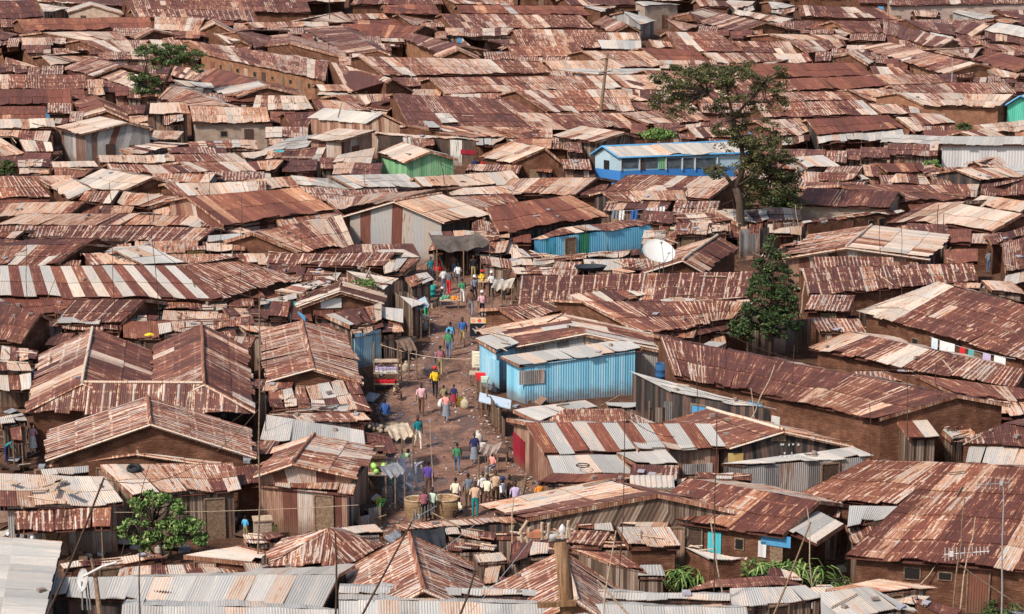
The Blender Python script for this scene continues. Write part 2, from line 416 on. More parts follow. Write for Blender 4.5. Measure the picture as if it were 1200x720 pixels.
def awning(h, plane, ze, me, origin, near, R):
    R0, R1, E1, E0 = plane; L = (E1-E0).length
    if L < 1.2 or R.random() < .06: return
    a, b = (0, 1) if R.random() < .7 else sorted((R.uniform(0, .35), R.uniform(.7, 1)))
    gaps = []
    for t in (.15, .35, .5, .65, .85):
        x, y = proj(lerp(E0, E1, lerp(a, b, t))); g = 2
        while g < 60 and not covered(x, y+g, me): g += 1
        gaps.append(g)
    g = sorted(gaps)[2]
    s = scale_at(E0)
    if g < .28*s: return
    drop = R.uniform(.25, .5); zt, zb = ze-.14, ze-.14-drop
    k = min(g*R.uniform(.85, 1.05), drop*s+2.8*s*.2)
    p0, p1 = lerp(E0, E1, a), lerp(E0, E1, b); back = ((R0+R1)/2-(E0+E1)/2); back.z = 0; back = back.normalized()*.25 if back.length > .1 else Vector((0, .25, 0))
    x0, y0 = proj(p0); x1, y1 = proj(p1); sk = R.uniform(-.3, .3)*s
    q0, q1 = P(x0+sk, y0+k*R.uniform(.85, 1.1), zb), P(x1+sk, y1+k*R.uniform(.85, 1.1), zb)
    if covered(*proj((q0+q1)/2), -1) and g < 12 and False: return
    cx, cy = proj((q0+q1)/2)
    if 445 < cx < 600 and 300 < cy < 620: return
    t0, t1 = Vector((p0.x, p0.y, zt))+back, Vector((p1.x, p1.y, zt))+back
    mb = MB(); roof_plane(mb, t0, t1, q1, q0, R.choice('CMMDPWWZ'), R, min(near, 1), .06)
    mb.build('awning', IRON, h, origin)
    if near:
        n = max(2, int((q1-q0).length/2)+1)
        for i in range(n):
            p = lerp(q0, q1, (i+.08)/(n-.84)) if n > 1 else q0
            p = lerp(p, (t0+t1)/2, .06); mb = MB(); mb.tube([Vector((p.x, p.y, 0)), Vector((p.x, p.y, p.z-.05))], .04, 5); mb.build('post', M['timber'], h, origin)
def prescan(text):
    off = (0, 0); n = 0
    for ln in text.strip().splitlines():
        ln = ln.strip()
        if not ln: continue
        if ln[0] == '@': off = tuple(float(k) for k in ln[1:].split(',')); continue
        if ln[0] == '+': ln = ln[1:]
        n += 1; tl_ = ln.partition('|')[2].strip()
        if tl_: TAILS[n] = tl_
        w = ln.split('|')[0].split(); pts = [(off[0]+float(k.split(',')[0])/4, off[1]+float(k.split(',')[1])/4) for k in w[3:] if ',' in k]
        if w[0] in 'ab':
            A, B, l, r = pts
            if w[0] == 'a': pts = [A, r, (r[0]+B[0]-A[0], r[1]+B[1]-A[1]), B, (l[0]+B[0]-A[0], l[1]+B[1]-A[1]), l]
            else: pts = [B, r, A, l]
        if w[0] == 'p': pts = pts[1:]
        POLYS.append((n, (pts, (min(p[0] for p in pts), min(p[1] for p in pts), max(p[0] for p in pts), max(p[1] for p in pts)))))
    POLYS[:] = [(i, (p, b)) for i, (p, b) in POLYS]
SHOW = [(690, 163, 862, 216), (1100, 160, 1200, 200), (1105, 118, 1200, 146), (400, 232, 560, 292), (555, 392, 770, 480), (240, 48, 395, 108), (1030, 0, 1200, 22), (60, 145, 185, 188), (360, 128, 482, 182), (450, 172, 545, 210), (508, 152, 600, 192), (800, 452, 1200, 548), (985, 645, 1200, 720),
 (785, 608, 965, 700), (1075, 118, 1180, 152), (585, 498, 628, 552), (628, 246, 750, 302), (840, 538, 1015, 582), (0, 425, 52, 548), (50, 478, 300, 545), (135, 570, 315, 690), (425, 285, 640, 640), (735, 395, 1000, 500), (745, 655, 840, 700), (850, 270, 950, 425), (1010, 345, 1200, 435), (640, 20, 800, 60), (850, 225, 1060, 300), (300, 555, 425, 640), (0, 560, 140, 640), (690, 185, 860, 212), (165, 395, 190, 450), (1150, 285, 1200, 330), (220, 120, 310, 165), (680, 110, 720, 170), (170, 115, 230, 165), (455, 50, 520, 75), (985, 80, 1090, 100), (900, 145, 970, 175)]
def fillers():
    "low roofs squeezed into the gaps that the traced roofs leave"
    R = random.Random(77); out = []; taken = []
    names = {}
    y = 24
    while y < 640:
        x = 2
        while x < 1198:
            s = (y+260)/31.0; st = max(3, .5*s)
            def free(xx, yy): return not covered(xx, yy, -1) and not any(a <= xx <= c and b <= yy <= d for a, b, c, d in SHOW) and not any(a <= xx <= c and b <= yy <= d for a, b, c, d in taken)
            if free(x, y):
                x1 = x
                while x1 < 1200 and free(x1+st, y) and x1-x < (R.uniform(3, 8) if y > 190 else R.uniform(7, 16))*s: x1 += st
                h = 0; xm = (x+x1)/2
                while h < 1.3*s and free(xm, y+h+1): h += 1
                if x1-x > .9*s and h > .28*s:
                    taken.append((x-1, y-1, x1+1, y+max(h, .5*s)))
                    out.append((x, x1, y, h, s))
                x = x1+st
            else: x += st
        y += 2 if y < 200 else 3
    lines = ['@0,0']; used = {}
    ends = []
    for x, x1, y, h, s in out:
        # the traced roof just above tells where it stands
        best = None
        for i, (pl, bb) in POLYS:
            cx = sum(p[0] for p in pl)/len(pl); cy = bb[3]; d = abs(cx-(x+x1)/2)+2*abs(cy-y)+(30 if cy > y+4 else 0)
            if i in TAILS and (best is None or d < best[0]) and used.get(i, 0) < 2: best = (d, i, cx, cy)
        if not best: continue
        i = best[1]; used[i] = used.get(i, 0)+1
        side = 'just in front of' if used[i] == 1 else 'also near, beside'
        t = ' '.join(TAILS[i].replace(',', '').split()[:10])
        tone = R.choice('MMDTTDWRMC'); sk = R.uniform(-.5, .5)*s*(1 if y > 190 else .5); tone = tone if y > 190 else R.choice('DMTRDM'); top = y-1.0; bot = y+min(h, .75*s)*R.uniform(.9, 1.15)+1
        v = R.uniform(-.12, .12)*s*(1 if y > 190 else .3)
        pts = [(x-2, top), (x1+2, top+v), (x1+2+sk, bot+v), (x-2+sk, bot)]
        w = R.choice(['mud', 'wood', 'mud', 'rust'])
        lines.append(f"s {tone} {w} "+' '.join(f'{a*4:.0f},{b*4:.0f}' for a, b in pts)+f" e{R.uniform(1.75, 2.1):.2f} fill | {side} {t}")
    return '\n'.join(lines)
TAILS = {}
def build_houses(text, avoid=()):
    off = (0, 0); cur = None; n = 0
    for ln in text.strip().splitlines():
        ln = ln.strip()
        if not ln: continue
        if ln[0] == '@':
            off = tuple(float(k) for k in ln[1:].split(',')); continue
        plus = ln[0] == '+'
        if plus: ln = ln[1:]
        body, _, tail = ln.partition('|'); tail = tail.strip()
        w = body.split(); kind, tone, wall = w[0], w[1], w[2]
        pts = []; opt = {}
        for k in w[3:]:
            if ',' in k: x, y = k.split(','); pts.append((off[0]+float(x)/4, off[1]+float(y)/4))
            else: opt[k[:2]] = k[2:]
        rot = 'ro' in opt; zs = [float(q) for q in opt['zs'].split(':')] if 'zs' in opt else None
        if 'nw' in opt: wall = 'none'
        zr = None; ze = 2.2; tan = .12 if kind == 's' else .30
        for k in w[3:]:
            if ',' in k: continue
            if k.startswith('zr'): zr = float(k[2:])
            elif k.startswith('sl'): tan = float(k[2:])
            elif k[0] == 'e': ze = float(k[1:])
        n += 1
        R = random.Random(n*7919)
        planes = []; wb = wt = None; gab = {}
        if kind in 'ab':
            A, B, l, r = pts
            if kind == 'a':
                L = P(*l, ze); Q = P(*r, ze); z = zr or solve_apex(A, L, Q, ze)
                A3, B3 = P(*A, z), P(*B, z); BL, BR = L+(B3-A3), Q+(B3-A3)
            else:
                BL = P(*l, ze); BR = P(*r, ze); z = zr or solve_apex(B, BL, BR, ze)
                A3, B3 = P(*A, z), P(*B, z); L, Q = BL+(A3-B3), BR+(A3-B3)
            if (B3-A3).length < 2.5 and kind == 'a':
                dd = (B3-A3); dd = (dd.normalized() if dd.length > .3 else Vector((0, 1, 0)))*2.5
                B3 = A3+dd; BL, BR = L+dd, Q+dd
            planes = [(A3, B3, BL, L), (B3, A3, Q, BR)]
            RA, RB = A3, B3; P1 = (BL, L); P2 = (BR, Q)
            quad = [L, Q, BR, BL]
            def corner(E, Rg, o, f=.12, g=.28):
                q = lerp(E, Rg, f); d = (o-Rg); q = q+d.normalized()*min(g, d.length*.2); q.z -= .06; return q
            wt = [corner(L, A3, B3), corner(Q, A3, B3), corner(BR, B3, A3), corner(BL, B3, A3)]
            da = (B3-A3).normalized()*.28
            ga, gb = A3+da, B3-da; ga.z -= .07; gb.z -= .07
            gab = {0: ga, 2: gb}
        elif kind == 'g':
            r0, r1, e1, e0 = pts
            E0, E1 = P(*e0, ze), P(*e1, ze)
            rm = ((r0[0]+r1[0])/2, (r0[1]+r1[1])/2)
            z = zr or solve_slope(rm, E0, E1, ze, tan)
            R0, R1 = P(*r0, z), P(*r1, z)
            planes = [(R0, R1, E1, E0)]
            if wall != 'none':
                m0, m1 = R0-E0, R1-E1; m0.z = m1.z = 0
                ax = (R1-R0).xy.normalized()
                if (E1-E0).length > 1.35*(R1-R0).length:
                    nn = Vector((-ax.y, ax.x, 0)); k = m0.dot(nn); m0 = m1 = nn*k
                k = min(1, 3.2/max(.1, m0.length), 3.2/max(.1, m1.length))
                B0 = R0+m0*k; B1 = R1+m1*k; B0.z = B1.z = z-(z-ze)*k
                planes.append((R1, R0, B0, B1))
                f = min(.2, .38/max(.5, m0.length))
                def cn(E, Rg, o):
                    q = lerp(E, Rg, f); d = o-Rg; q = q+d.normalized()*min(.25, d.length*.2); q.z -= .06; return q
                if (E1-E0).length > 1.35*(R1-R0).length and (R1-R0).length < 1.2: f = .3
                wt = [cn(E0, R0, R1), cn(E1, R1, R0), cn(B1, R1, R0), cn(B0, R0, R1)]
                da = (R1-R0).normalized()*min(.25, (R1-R0).length*.2)
                g0, g1 = R0+da, R1-da; g0.z -= .07; g1.z -= .07
                gab = {1: g1, 3: g0}
        elif kind in 'sf':
            bl, br, fr, fl = pts
            FL, FR = P(*fl, ze), P(*fr, ze)
            bm = ((bl[0]+br[0])/2, (bl[1]+br[1])/2)
            z = ze if kind == 'f' else (zr or solve_slope(bm, FL, FR, ze, tan))
            BL, BR = P(*bl, z), P(*br, z)
            if zs: BL, BR, FR, FL = P(*bl, zs[0]), P(*br, zs[1]), P(*fr, zs[2]), P(*fl, zs[3])
            planes = [(BL, BR, FR, FL)] if not rot else [(BR, FR, FL, BL)]
            if wall != 'none':
                c = (BL+BR+FR+FL)/4
                wt = []
                for q in (FL, FR, BR, BL):
                    d = c-q; d.z = 0; t = min(.35, d.length*.18)
                    x = q+d.normalized()*t; x.z = q.z+(c.z-q.z)*t/max(.1, d.length)-.06; wt.append(x)
        elif kind == 'p':
            ap, loop = pts[0], [P(*q, ze) for q in pts[1:]]
            zc = zr or ze+.95
            A3 = P(*ap, zc)
            for i in range(len(loop)):
                a_, b_ = loop[i], loop[(i+1) % len(loop)]
                planes.append((A3, A3+(b_-a_)*.001, b_, a_))
            c = sum(loop, Vector())/len(loop)
            wt = [lerp(loop[i], c, .12) for i in (0, 2, 3, 5)]
            for q in wt: q.z = ze+.02
        t2 = opt.get('t2', tone); jit = .09 if tone == 'W' else 0
        allp = [q for pl in planes for q in pl]
        cen = sum(allp, Vector())/len(allp); s = scale_at(cen); near = 2 if s > 16.5 else (1 if s > 12 else 0)
        if wt: base = [Vector((q.x, q.y, -.15)) for q in wt]
        if not plus or cur is None:
            o = Vector((cen.x, cen.y, 0))
            noun = {'g': 'shack', 'a': 'gabled shack', 'b': 'gabled shack', 's': 'lean-to', 'p': 'hipped shack', 'f': 'building'}[kind]
            name = {'g': 'iron_roofed_house', 'a': 'gabled_house', 'b': 'gabled_house', 's': 'lean_to', 'p': 'hipped_house', 'f': 'brick_building'}[kind]
            tp = TONE[tone] if kind != 'f' else 'small'
            tl = tail
            lab = f'{tp} {noun}, {tl}' if not any(k.startswith('fill') for k in w[3:]) else ' '.join(('low '+{'M': 'mottled', 'C': 'cream', 'D': 'dark', 'P': 'pale', 'W': 'scrap', 'T': 'striped', 'R': 'red'}[tone]+' roof '+tl).split()[:16])
            cur = empty(name, o, lab, {'g': 'house', 'a': 'house', 'b': 'house', 's': 'lean-to', 'p': 'house', 'f': 'building'}[kind])
            cur_o = o
            HOUSE_INFO.append((cur, lab, planes, near))
        mb = MB()
        for pi, pl in enumerate(planes):
            roof_plane(mb, *pl, t2 if pi == 1 else tone, R, near if pi == 0 or kind in 'abp' else min(near, 1), jit)
        if tone == 'W' and near:
            r0, r1, e1, e0 = planes[0]
            for _ in range(R.randint(2, 6)):
                s1, s2 = R.random(), R.random(); t1 = R.random(); t2 = min(1, max(0, t1+R.uniform(-.3, .3)))
                a_ = lerp(lerp(r0, r1, s1), lerp(e0, e1, s1), t1); b_ = lerp(lerp(r0, r1, s2), lerp(e0, e1, s2), t2)
                a_.z += .1; b_.z += .1
                if (a_-b_).length > .4: mb.tube([a_, b_], .035, 5, (R.choice([.3, .2, .55, .9]), R.random(), R.random(), .5))
        ro = mb.build('roof', IRON, cur, cur_o)
        if kind in 'ab' and near == 2 and tone not in 'W' and zr is None or (zr and kind in 'ag'):
            q = MB(); a_, b_ = (planes[0][0], planes[0][1])
            q.tube([lerp(a_, b_, t)+Vector((R.uniform(-.03, .03), R.uniform(-.03, .03), .06)) for t in (0, .25, .5, .75, 1)], .085, 6, (R.choice([.22, .3, .55]), .8, .5, .6))
            c = q.build('ridge_cap', IRON, ro, cur_o); 
        if wall in ('school', 'mint'):
            q = MB(); dn = Vector((0, -.03, -.05)); pl0, pl1 = planes
            for a_, b_ in ((pl0[3], pl0[0]), (pl1[2], pl1[0+1]), (pl1[2], pl1[3]), (pl0[0], pl0[1]), (pl0[3], pl0[2])): q.tube([a_+dn, b_+dn], .09, 4)
            q.build('fascia', M['bluetrim'], ro, cur_o)
        if kind in 'ab' and near == 2:
            q = MB(); A3 = planes[0][0]; L3, Q3 = planes[0][3], planes[1][2]
            dn = Vector((0, -.02, -.07))
            for e in (L3, Q3):
                q.tube([e+dn, A3+dn], .05, 4, (R.choice([.3, .5, .15]), .7, .4, .6))
            q.build('barge_board', IRON, ro, cur_o)
        if wt is not None and wall != 'none':
            mw = MB(); w2 = opt.get('w2'); wall_prism(mw, base, wt, gab, bool(w2))
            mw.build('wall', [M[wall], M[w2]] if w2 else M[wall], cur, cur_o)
            if kind in 'gs' and wall in ('mud', 'wood', 'dark', 'rust', 'tin') and not plus and not any(k.startswith('fill') for k in w[3:]) and not any(k in tail for k in KEEP): awning(cur, planes[0], ze, n, cur_o, near, R)
            if kind != 'p' and wall not in NOOPEN:
                openings(cur, base, wt, wall, R, cur_o, near)
    return n
HOUSES = """
@0,0
g D mud -150,-59 200,-61 210,-25 -135,-23 e2.4 | first from the left in the farthest row on the skyline edge
g M mud 220,-63 543,-65 553,-29 235,-27 e2.4 | second from the left in the farthest row on the skyline edge
g R mud 563,-58 974,-60 984,-24 578,-22 e2.4 | third from the left in the farthest row on the skyline edge
g D mud 994,-59 1300,-61 1310,-25 1009,-23 e2.4 | fourth from the left in the farthest row on the skyline edge
g P mud 1320,-54 1613,-56 1623,-20 1335,-18 e2.4 | fifth from the left in the farthest row on the skyline edge
g D mud 1633,-64 2043,-66 2053,-30 1648,-28 e2.4 | sixth from the left in the farthest row on the skyline edge
g M mud 2063,-65 2412,-67 2422,-31 2078,-29 e2.4 | seventh from the left in the farthest row on the skyline edge
g C mud 2432,-60 2842,-62 2852,-26 2447,-24 e2.4 | eighth from the left in the farthest row on the skyline edge
g D mud 2862,-62 3273,-64 3283,-28 2877,-26 e2.4 | ninth from the left in the farthest row on the skyline edge
g R mud 3293,-65 3621,-67 3631,-31 3308,-29 e2.4 | tenth from the left in the farthest row on the skyline edge
g M mud 3641,-55 3969,-57 3979,-21 3656,-19 e2.4 | eleventh from the left in the farthest row on the skyline edge
g D mud 3989,-57 4378,-59 4388,-23 4004,-21 e2.4 | twelfth from the left in the farthest row on the skyline edge
g D mud 4398,-58 4691,-60 4701,-24 4413,-22 e2.4 | thirteenth from the left in the farthest row on the skyline edge
@0,540
s P tin 0,62 490,75 578,195 0,222 e2.3 | with shoes and planks dumped on its roof, lower left
s M wood 470,22 1090,10 1130,130 620,165 e2.3 | with a tyre on its roof, behind the leafy bush
s Z tin -120,350 292,380 205,735 -160,735 e3.2 sl.10 rot | filling the bottom left corner, seen from above
g Z dark 240,548 1590,535 1512,690 222,640 e2.6 | long, low and grey, under the small dish at the bottom
g Z dark 572,676 2030,708 2060,830 560,830 e2.6 | newest, blue-grey, cut off by the bottom edge at left
s M rust 560,500 1080,482 1130,540 540,548 e1.5 | with a row of rust and green panels behind the bush
s P mud 860,445 1110,398 1240,425 1200,480 e1.9 | low and flat, right of the leafy bush
s W mud 290,480 740,436 765,462 300,508 e1.8 | narrow and sagging, under the leafy bush
s Z tin 190,44 415,25 415,58 205,82 e2.4 nw | pale loose sheets laid behind the junk-strewn roof
@300,540
a M rust 170,12 272,-120 -12,72 475,78 e2.6 | with a porch, at the alley's lower left corner
+s M rust 20,48 480,78 455,158 18,116 e2.1
p T mud 340,318 50,438 60,492 390,496 602,398 400,325 130,372 e2.1 | four-sided and low, left of the striped pyramid roof
b T mud 785,600 715,345 410,515 1020,482 e2.2 | steep twin-sloped one left of the foreground pole
b T mud 1505,650 1435,420 1085,605 1715,610 e2.2 | steep twin-sloped one right behind the foreground pole
s M dark 640,300 1200,262 1220,290 700,322 e2.0 | long thin awning roof closing the alley's lower end
s W wood 870,312 1130,338 1125,385 885,352 e1.8 | crumpled, between the black sheeting and the foreground pole
s P tin 350,318 560,300 600,345 400,352 e1.9 | tiny, at the alley's bottom left corner
g Z dark 390,588 2225,628 2222,660 388,620 e3.0 | long grey strip in front of the twin striped roofs
g Z dark 385,652 2300,690 2330,880 385,880 e2.6 | wide blue-white one the foreground pole stands before
s D wood -60,480 280,500 285,540 -40,540 e1.9 | small rusty one left behind the long grey roof
@600,540
g M wood 440,88 684,160 60,275 -140,205 e2.2 | with a white panel, behind the foreground pole
g M mud 830,85 1440,190 1270,350 585,255 e2.2 | with mud walls and a turquoise door, lower centre right
+s Z none 1425,232 1560,295 1428,384 1272,318 e2.25 nw
s D red -62,545 90,555 85,600 -45,575 e2.0 | crimson walled kiosk on the alley's right side
s P wood 540,265 742,280 722,322 508,300 e2.0 | small awning left of the turquoise door
s W mud 790,405 900,408 1105,465 925,470 e1.6 | crumpled sheets below the turquoise door
s M wood 280,415 520,440 625,520 450,482 e1.8 | low, just right of the foreground pole
s Z wood 600,490 700,488 720,545 590,545 e1.6 | small grey one left of the orange flowers
s D dark 950,560 1215,515 1365,580 780,620 e1.8 | rust-red, right of the orange flowers
s W wood 0,375 270,400 260,440 -10,460 e1.8 | rough one left of the foreground pole
s Z wood 1020,600 1375,585 1445,640 1030,700 e2.0 | plain grey one at the bottom, below the maize
s M wood 610,100 730,95 820,88 720,155 e1.9 | pile-like ribbed one between two mottled roofs
s W wood 860,60 1125,62 1120,95 870,92 e1.9 | flat grey strip left of the zinc walled shed
@900,540
g M mud 470,-5 850,10 600,212 145,156 e2.2 | upper left wing of the biggest mottled roof
g M mud 830,8 1520,50 1330,520 362,445 e2.1 | biggest of all, with long mud wall, lower right
+s Z none 380,212 620,212 560,262 372,305 e2.3 nw
s M wood 380,150 520,175 560,215 400,205 e2.0 nw | small broken sheets where two mottled roofs meet
s P wood 270,605 520,555 782,592 420,640 e1.7 | broken flat one below the long mud wall
s Z wood 245,620 560,655 700,700 250,760 e2.0 | grey one on the bottom edge, right of centre
s D mud 672,636 905,700 885,745 680,662 e1.6 | single tilted rusty sheet on the bottom edge
@300,540
s W wood 560,395 720,380 740,410 600,430 e1.8 | scrap piece behind the left striped pyramid
s W wood 890,385 1120,395 1120,425 900,430 e1.7 | second crumpled strip before the foreground pole
s W wood 1120,340 1330,352 1330,380 1120,372 e1.9 | rag-covered strip left of the stick bracket
s M wood 1020,440 1150,430 1180,470 1040,480 e1.6 | dim little one between the two pyramids
s W wood -60,350 90,340 150,375 -40,400 e1.8 | plank-edged one beside the low hipped roof
@600,540
s W wood 300,275 470,290 480,330 310,320 e1.9 | broken plank roof under the white-panel roof
s P wood 130,275 300,268 310,300 140,305 e1.9 | thin strip over the stick bracket
s W wood 270,385 580,395 640,420 300,412 e1.7 | long thin wreckage right of the foreground pole
s W wood 640,400 770,395 770,425 650,430 e1.6 | dark scrap left of the crumpled sheets
s W wood 430,215 560,225 540,262 440,262 e1.9 | rust scraps left of the small awning
@900,540
s W wood 0,500 120,520 160,560 0,560 e1.3 | rusted scrap in front of the maize
s W wood 200,600 300,590 340,620 230,640 e1.2 | jumble of scrap with blue plastic
s W wood 560,610 760,640 700,690 540,660 e1.3 | dark scrap cover in the bottom right yard
@600,360
s W wood 740,555 800,560 790,600 745,600 e1.8 | tiny scrap by the striped roof's end
s W wood 870,70 1010,72 1020,110 890,120 e1.6 | dark clutter left of the bushy tree
@0,360
s W wood 0,520 110,500 130,540 10,560 e1.9 | small dark cover in the left yard
s W dark -20,260 140,268 150,300 -20,300 e2.0 | dark lean-to above the left yard washing
s W wood 250,0 330,-10 340,40 260,40 e1.8 | scrap beside the left dark roof
@300,180
s W wood 30,600 210,575 210,600 40,630 e1.8 | plank strip left of the turquoise patch
s W wood 700,580 800,560 830,600 730,620 e1.8 | small cover over the crowded stall
@0,360
a D mud 385,355 435,100 120,487 700,475 e2.3 zr3.5 | U-shaped, with two wings around a narrow yard
+a D none 957,360 945,80 700,475 1195,490 e2.3 zr3.5
+g N none 385,357 957,360 1175,500 120,489 e2.25 zr3.45
a T mud 705,545 690,420 215,715 1200,702 e2.4 | wide gable one below the U-shaped house
a M mud 640,685 690,602 232,740 1040,745 e2.0 | low porch gable tucked under the wide gable
g D mud -100,-45 190,32 100,165 -150,150 e2.2 | dark one on the left edge, left of the laundry yard
s W wood -40,168 180,208 172,250 -40,245 e2.0 | plank-covered, on the left edge over the laundry
g N mud 350,-35 675,-32 565,80 245,80 e2.1 | small one with a zinc strip, under the striped long roof
+s Z none 285,48 480,50 465,78 268,78 e2.2 nw
s W tin 735,78 1190,40 1190,85 745,130 e2.0 | pale flat one behind the U-shaped house
s W wood 640,-30 1190,-40 1190,0 640,25 e1.8 | long scrap-covered one above the pale flat roof
s W dark 590,30 740,40 740,60 590,60 e2.0 | tiny cluttered one over the yellow bundle
@300,360
a T mud 270,285 215,65 50,345 505,355 e2.2 | cream gable one left of the alley's middle
s W wood 60,398 462,328 540,488 60,470 e1.9 | sheet-and-plank covered, below the cream gable roof
s W wood 60,500 300,468 480,460 482,512 e1.8 | narrow plank one above the smooth grey roof
s Z tin 50,505 505,580 515,665 20,622 e2.0 | smooth pale grey one beside the market stall
s W wood 320,35 590,-20 592,62 440,88 e2.4 | with a pale blue wall panel, left of the alley
+s W sky 440,82 592,60 600,100 450,128 e2.1
s Z wood 585,0 690,8 690,68 590,50 e2.2 | small tilted grey awning left of the alley
s W wood 590,72 685,92 690,118 590,135 e1.8 | brown rag-like awning over the alley's left edge
s W wood 300,555 640,610 650,690 420,690 e1.8 | stall roof piled with firewood, by the alley
@600,360
a W tin 350,120 230,30 -65,198 800,218 e2.1 | tall weathered tin building behind the blue shack
s Z skyshack -55,232 540,150 608,198 34,276 zs2.3:2.75:2.55:2.15 | bright blue walls, right of the alley
s Z sky -172,148 -50,118 35,172 -75,208 e2.4 | pale blue side kiosk attached left of the blue shack
g M mud 330,-25 1100,-25 1030,60 620,128 e2.2 | mottled one behind the weathered tin building
g M mud -60,5 190,-30 270,10 40,70 e2.0 | small streaky one facing the alley, behind blue kiosk
g D mud 692,138 2088,415 1720,525 760,320 e2.4 | very long, with a white skylight panel
+s Z none 925,163 1005,170 822,262 780,246 e2.5 nw
s Z dark 545,302 800,372 1240,482 745,402 e2.3 | thin white-edged one against black tarred walls
a M chalk 1275,580 915,478 1020,658 1600,650 e2.2 | with white chalk marks on its dark gable
+g S rust 60,540 930,548 1005,654 150,690 e2.2
+s Z none 512,555 762,546 860,656 590,672 e2.28 nw
s Z sky 165,700 490,690 572,772 195,790 e2.0 | with a black ring lying on it, by red kiosk
s Z dark 490,685 720,668 775,730 580,738 e2.0 | plain zinc, below the bold striped roof
s M tin 240,480 500,470 690,548 130,552 e2.0 | between the blue shack and the bold striped roof
s Z tin 5,482 345,438 400,470 110,532 e2.0 | grey one at the foot of the blue shack
s Z wood 440,450 582,448 580,475 450,472 e1.9 | tiny zinc strip under the blue wall's right end
s Z tin 980,735 1600,655 1690,695 1090,745 e2.1 | thin flat roof over pale zinc walls
@900,360
g M mud 380,115 1210,295 1150,388 190,190 e2.2 | with a large cream patch, right of the curved tin
g D mud 690,318 1260,390 1260,440 888,415 e2.1 | narrow dark one below the cream patched roof
g M mud 795,-118 1320,5 1320,285 416,22 e2.4 | right edge one with laundry under its eave
g D mud 1110,545 1310,580 1250,655 865,642 e2.1 | small dark one on the right edge, below brown wall
s S wood 600,530 738,518 802,605 662,614 e1.9 | little striped door awning against the long mud wall
s W wood 815,580 910,545 970,590 860,620 e1.5 | heap of pale scrap beside the striped awning
@0,180
g S mud -60,528 870,525 1045,680 -60,668 e2.3 | long, with regular zinc and orange stripes, left
+g T mud 870,525 1120,488 1400,585 1045,680 e2.3
g Z tin 545,458 695,432 865,512 670,522 e2.2 | plain grey triangle behind the long striped roof
g M mud 380,468 545,458 670,522 430,524 e2.1 | small dark one left of the grey triangle
g N mud 320,335 1010,350 935,412 275,408 e2.2 | with neat slanted cream stripes, left of the barn
g M mud -40,436 400,423 260,520 -100,530 e2.2 | directly behind the long striped roof's left end
g D mud -20,400 150,410 100,440 -20,445 e2.0 | small dark one on the left edge
g C mud 100,285 660,280 560,340 -20,335 e2.2 | brightest cream one on the left side
g M mud 0,235 400,225 330,282 -60,300 e2.2 | behind the brightest cream roof
g C mud 640,290 1040,295 990,345 580,335 e2.2 | between the brightest cream roof and the red roof
g C mud -60,108 150,105 235,205 -30,208 e2.2 | on the left edge, above the brightest cream roof
a P mud 428,168 330,112 330,212 500,195 e2.1 | pale gable one right of the left-edge cream roof
g P mud 480,72 718,112 585,172 330,152 e2.3 | broad grey-cream one, its corner pointing right
g C tin 715,95 1010,95 980,138 710,140 e2.1 | low cream row right of the broad grey-cream roof
g C mud 770,142 1250,130 1250,182 840,205 e2.1 | streaked row right behind the big red roof
g C mud 580,178 840,205 700,255 550,238 e2.1 | whitish one left of the big red roof's gable
g M mud 400,175 560,175 520,242 370,222 e2.1 | small mixed one below the broad grey-cream roof
g R rust 875,203 1400,160 1565,262 1050,335 e2.7 | big brick-red one left of the tin barn
g M mud -60,372 115,362 60,405 -80,408 e2.0 | small one on the left edge by the turquoise cloth
s Z tin 975,385 1130,375 1152,405 970,412 e2.6 | little zinc box shed left of the barn
s M yellow 870,440 960,432 968,452 868,458 e2.2 | with a yellow panel, beside the zinc box shed
g M mud 500,50 880,55 940,92 520,94 e2.0 | reddish row with two dark rags on it
g P mud 240,40 440,35 460,60 250,70 e2.0 | small pale one left of the reddish row
s W wood 80,32 240,27 230,60 90,66 e2.0 | brown scrap one by the left edge bush
s C wood 90,70 230,73 232,97 90,97 e1.9 | tan strip below the left edge bush
g P mud 250,65 440,70 400,110 260,107 e2.0 | pale one in front of the striped-wall shed
g D mud 810,5 1100,0 1150,36 830,40 e2.0 | dark red patch below the long pale shingled row
g C mud 840,40 1150,38 1200,85 940,87 e2.0 | cream row in front of the dark red patch
g M mud 460,10 820,5 820,40 470,46 e2.0 | thin mixed row in front of the striped-wall shed
s P tin 1130,-2 1290,-20 1240,14 1150,20 e2.0 | thin zinc tongue left of the planked shop
g C mud 1160,40 1330,30 1290,80 1200,84 e2.0 | small creamy one left of the curved sheets
g M mud 150,108 330,102 360,148 230,160 e2.0 | pinkish one between left-edge cream and grey-cream roofs
g D mud 180,395 470,400 660,405 560,430 e2.1 | narrow dark one under the neat slanted stripes
g C mud 980,352 1130,348 1210,372 1010,378 e2.1 | tiny cream one above the zinc box shed
@300,180
a M barn 645,225 870,190 395,298 882,325 e3.0 t2P w2dark | tall gabled tin barn at the alley's head
g C mud 330,215 860,165 640,222 380,262 e2.4 | white-striped one behind the tin barn
a P greenw 820,-10 687,-53 696,42 947,27 e2.1 | apple-green boarded walls, upper centre
s P rust 380,10 560,-28 538,48 358,42 e2.2 | long pale shopfront roof left of the green shed
s W rust 60,-10 330,-30 300,30 40,25 e2.1 | curved patched sheets left of the long pale shopfront
s Z tin 350,105 700,95 772,155 465,167 e2.1 | wide grey one below the green shed
s Z tin 150,100 350,110 455,170 190,142 e2.1 | grey one left of the wide grey roof
g C mud -40,125 160,105 200,152 0,175 e2.1 | cream one just behind the big red roof
g P mud 740,112 1200,82 1250,142 780,155 e2.1 | long pale one below the market crowd
g C mud 880,165 1200,150 1240,190 930,205 e2.1 | cream row behind the barn's right slope
g M mud 900,205 1200,190 1240,242 1090,268 e2.1 | mixed one touching the barn's right slope
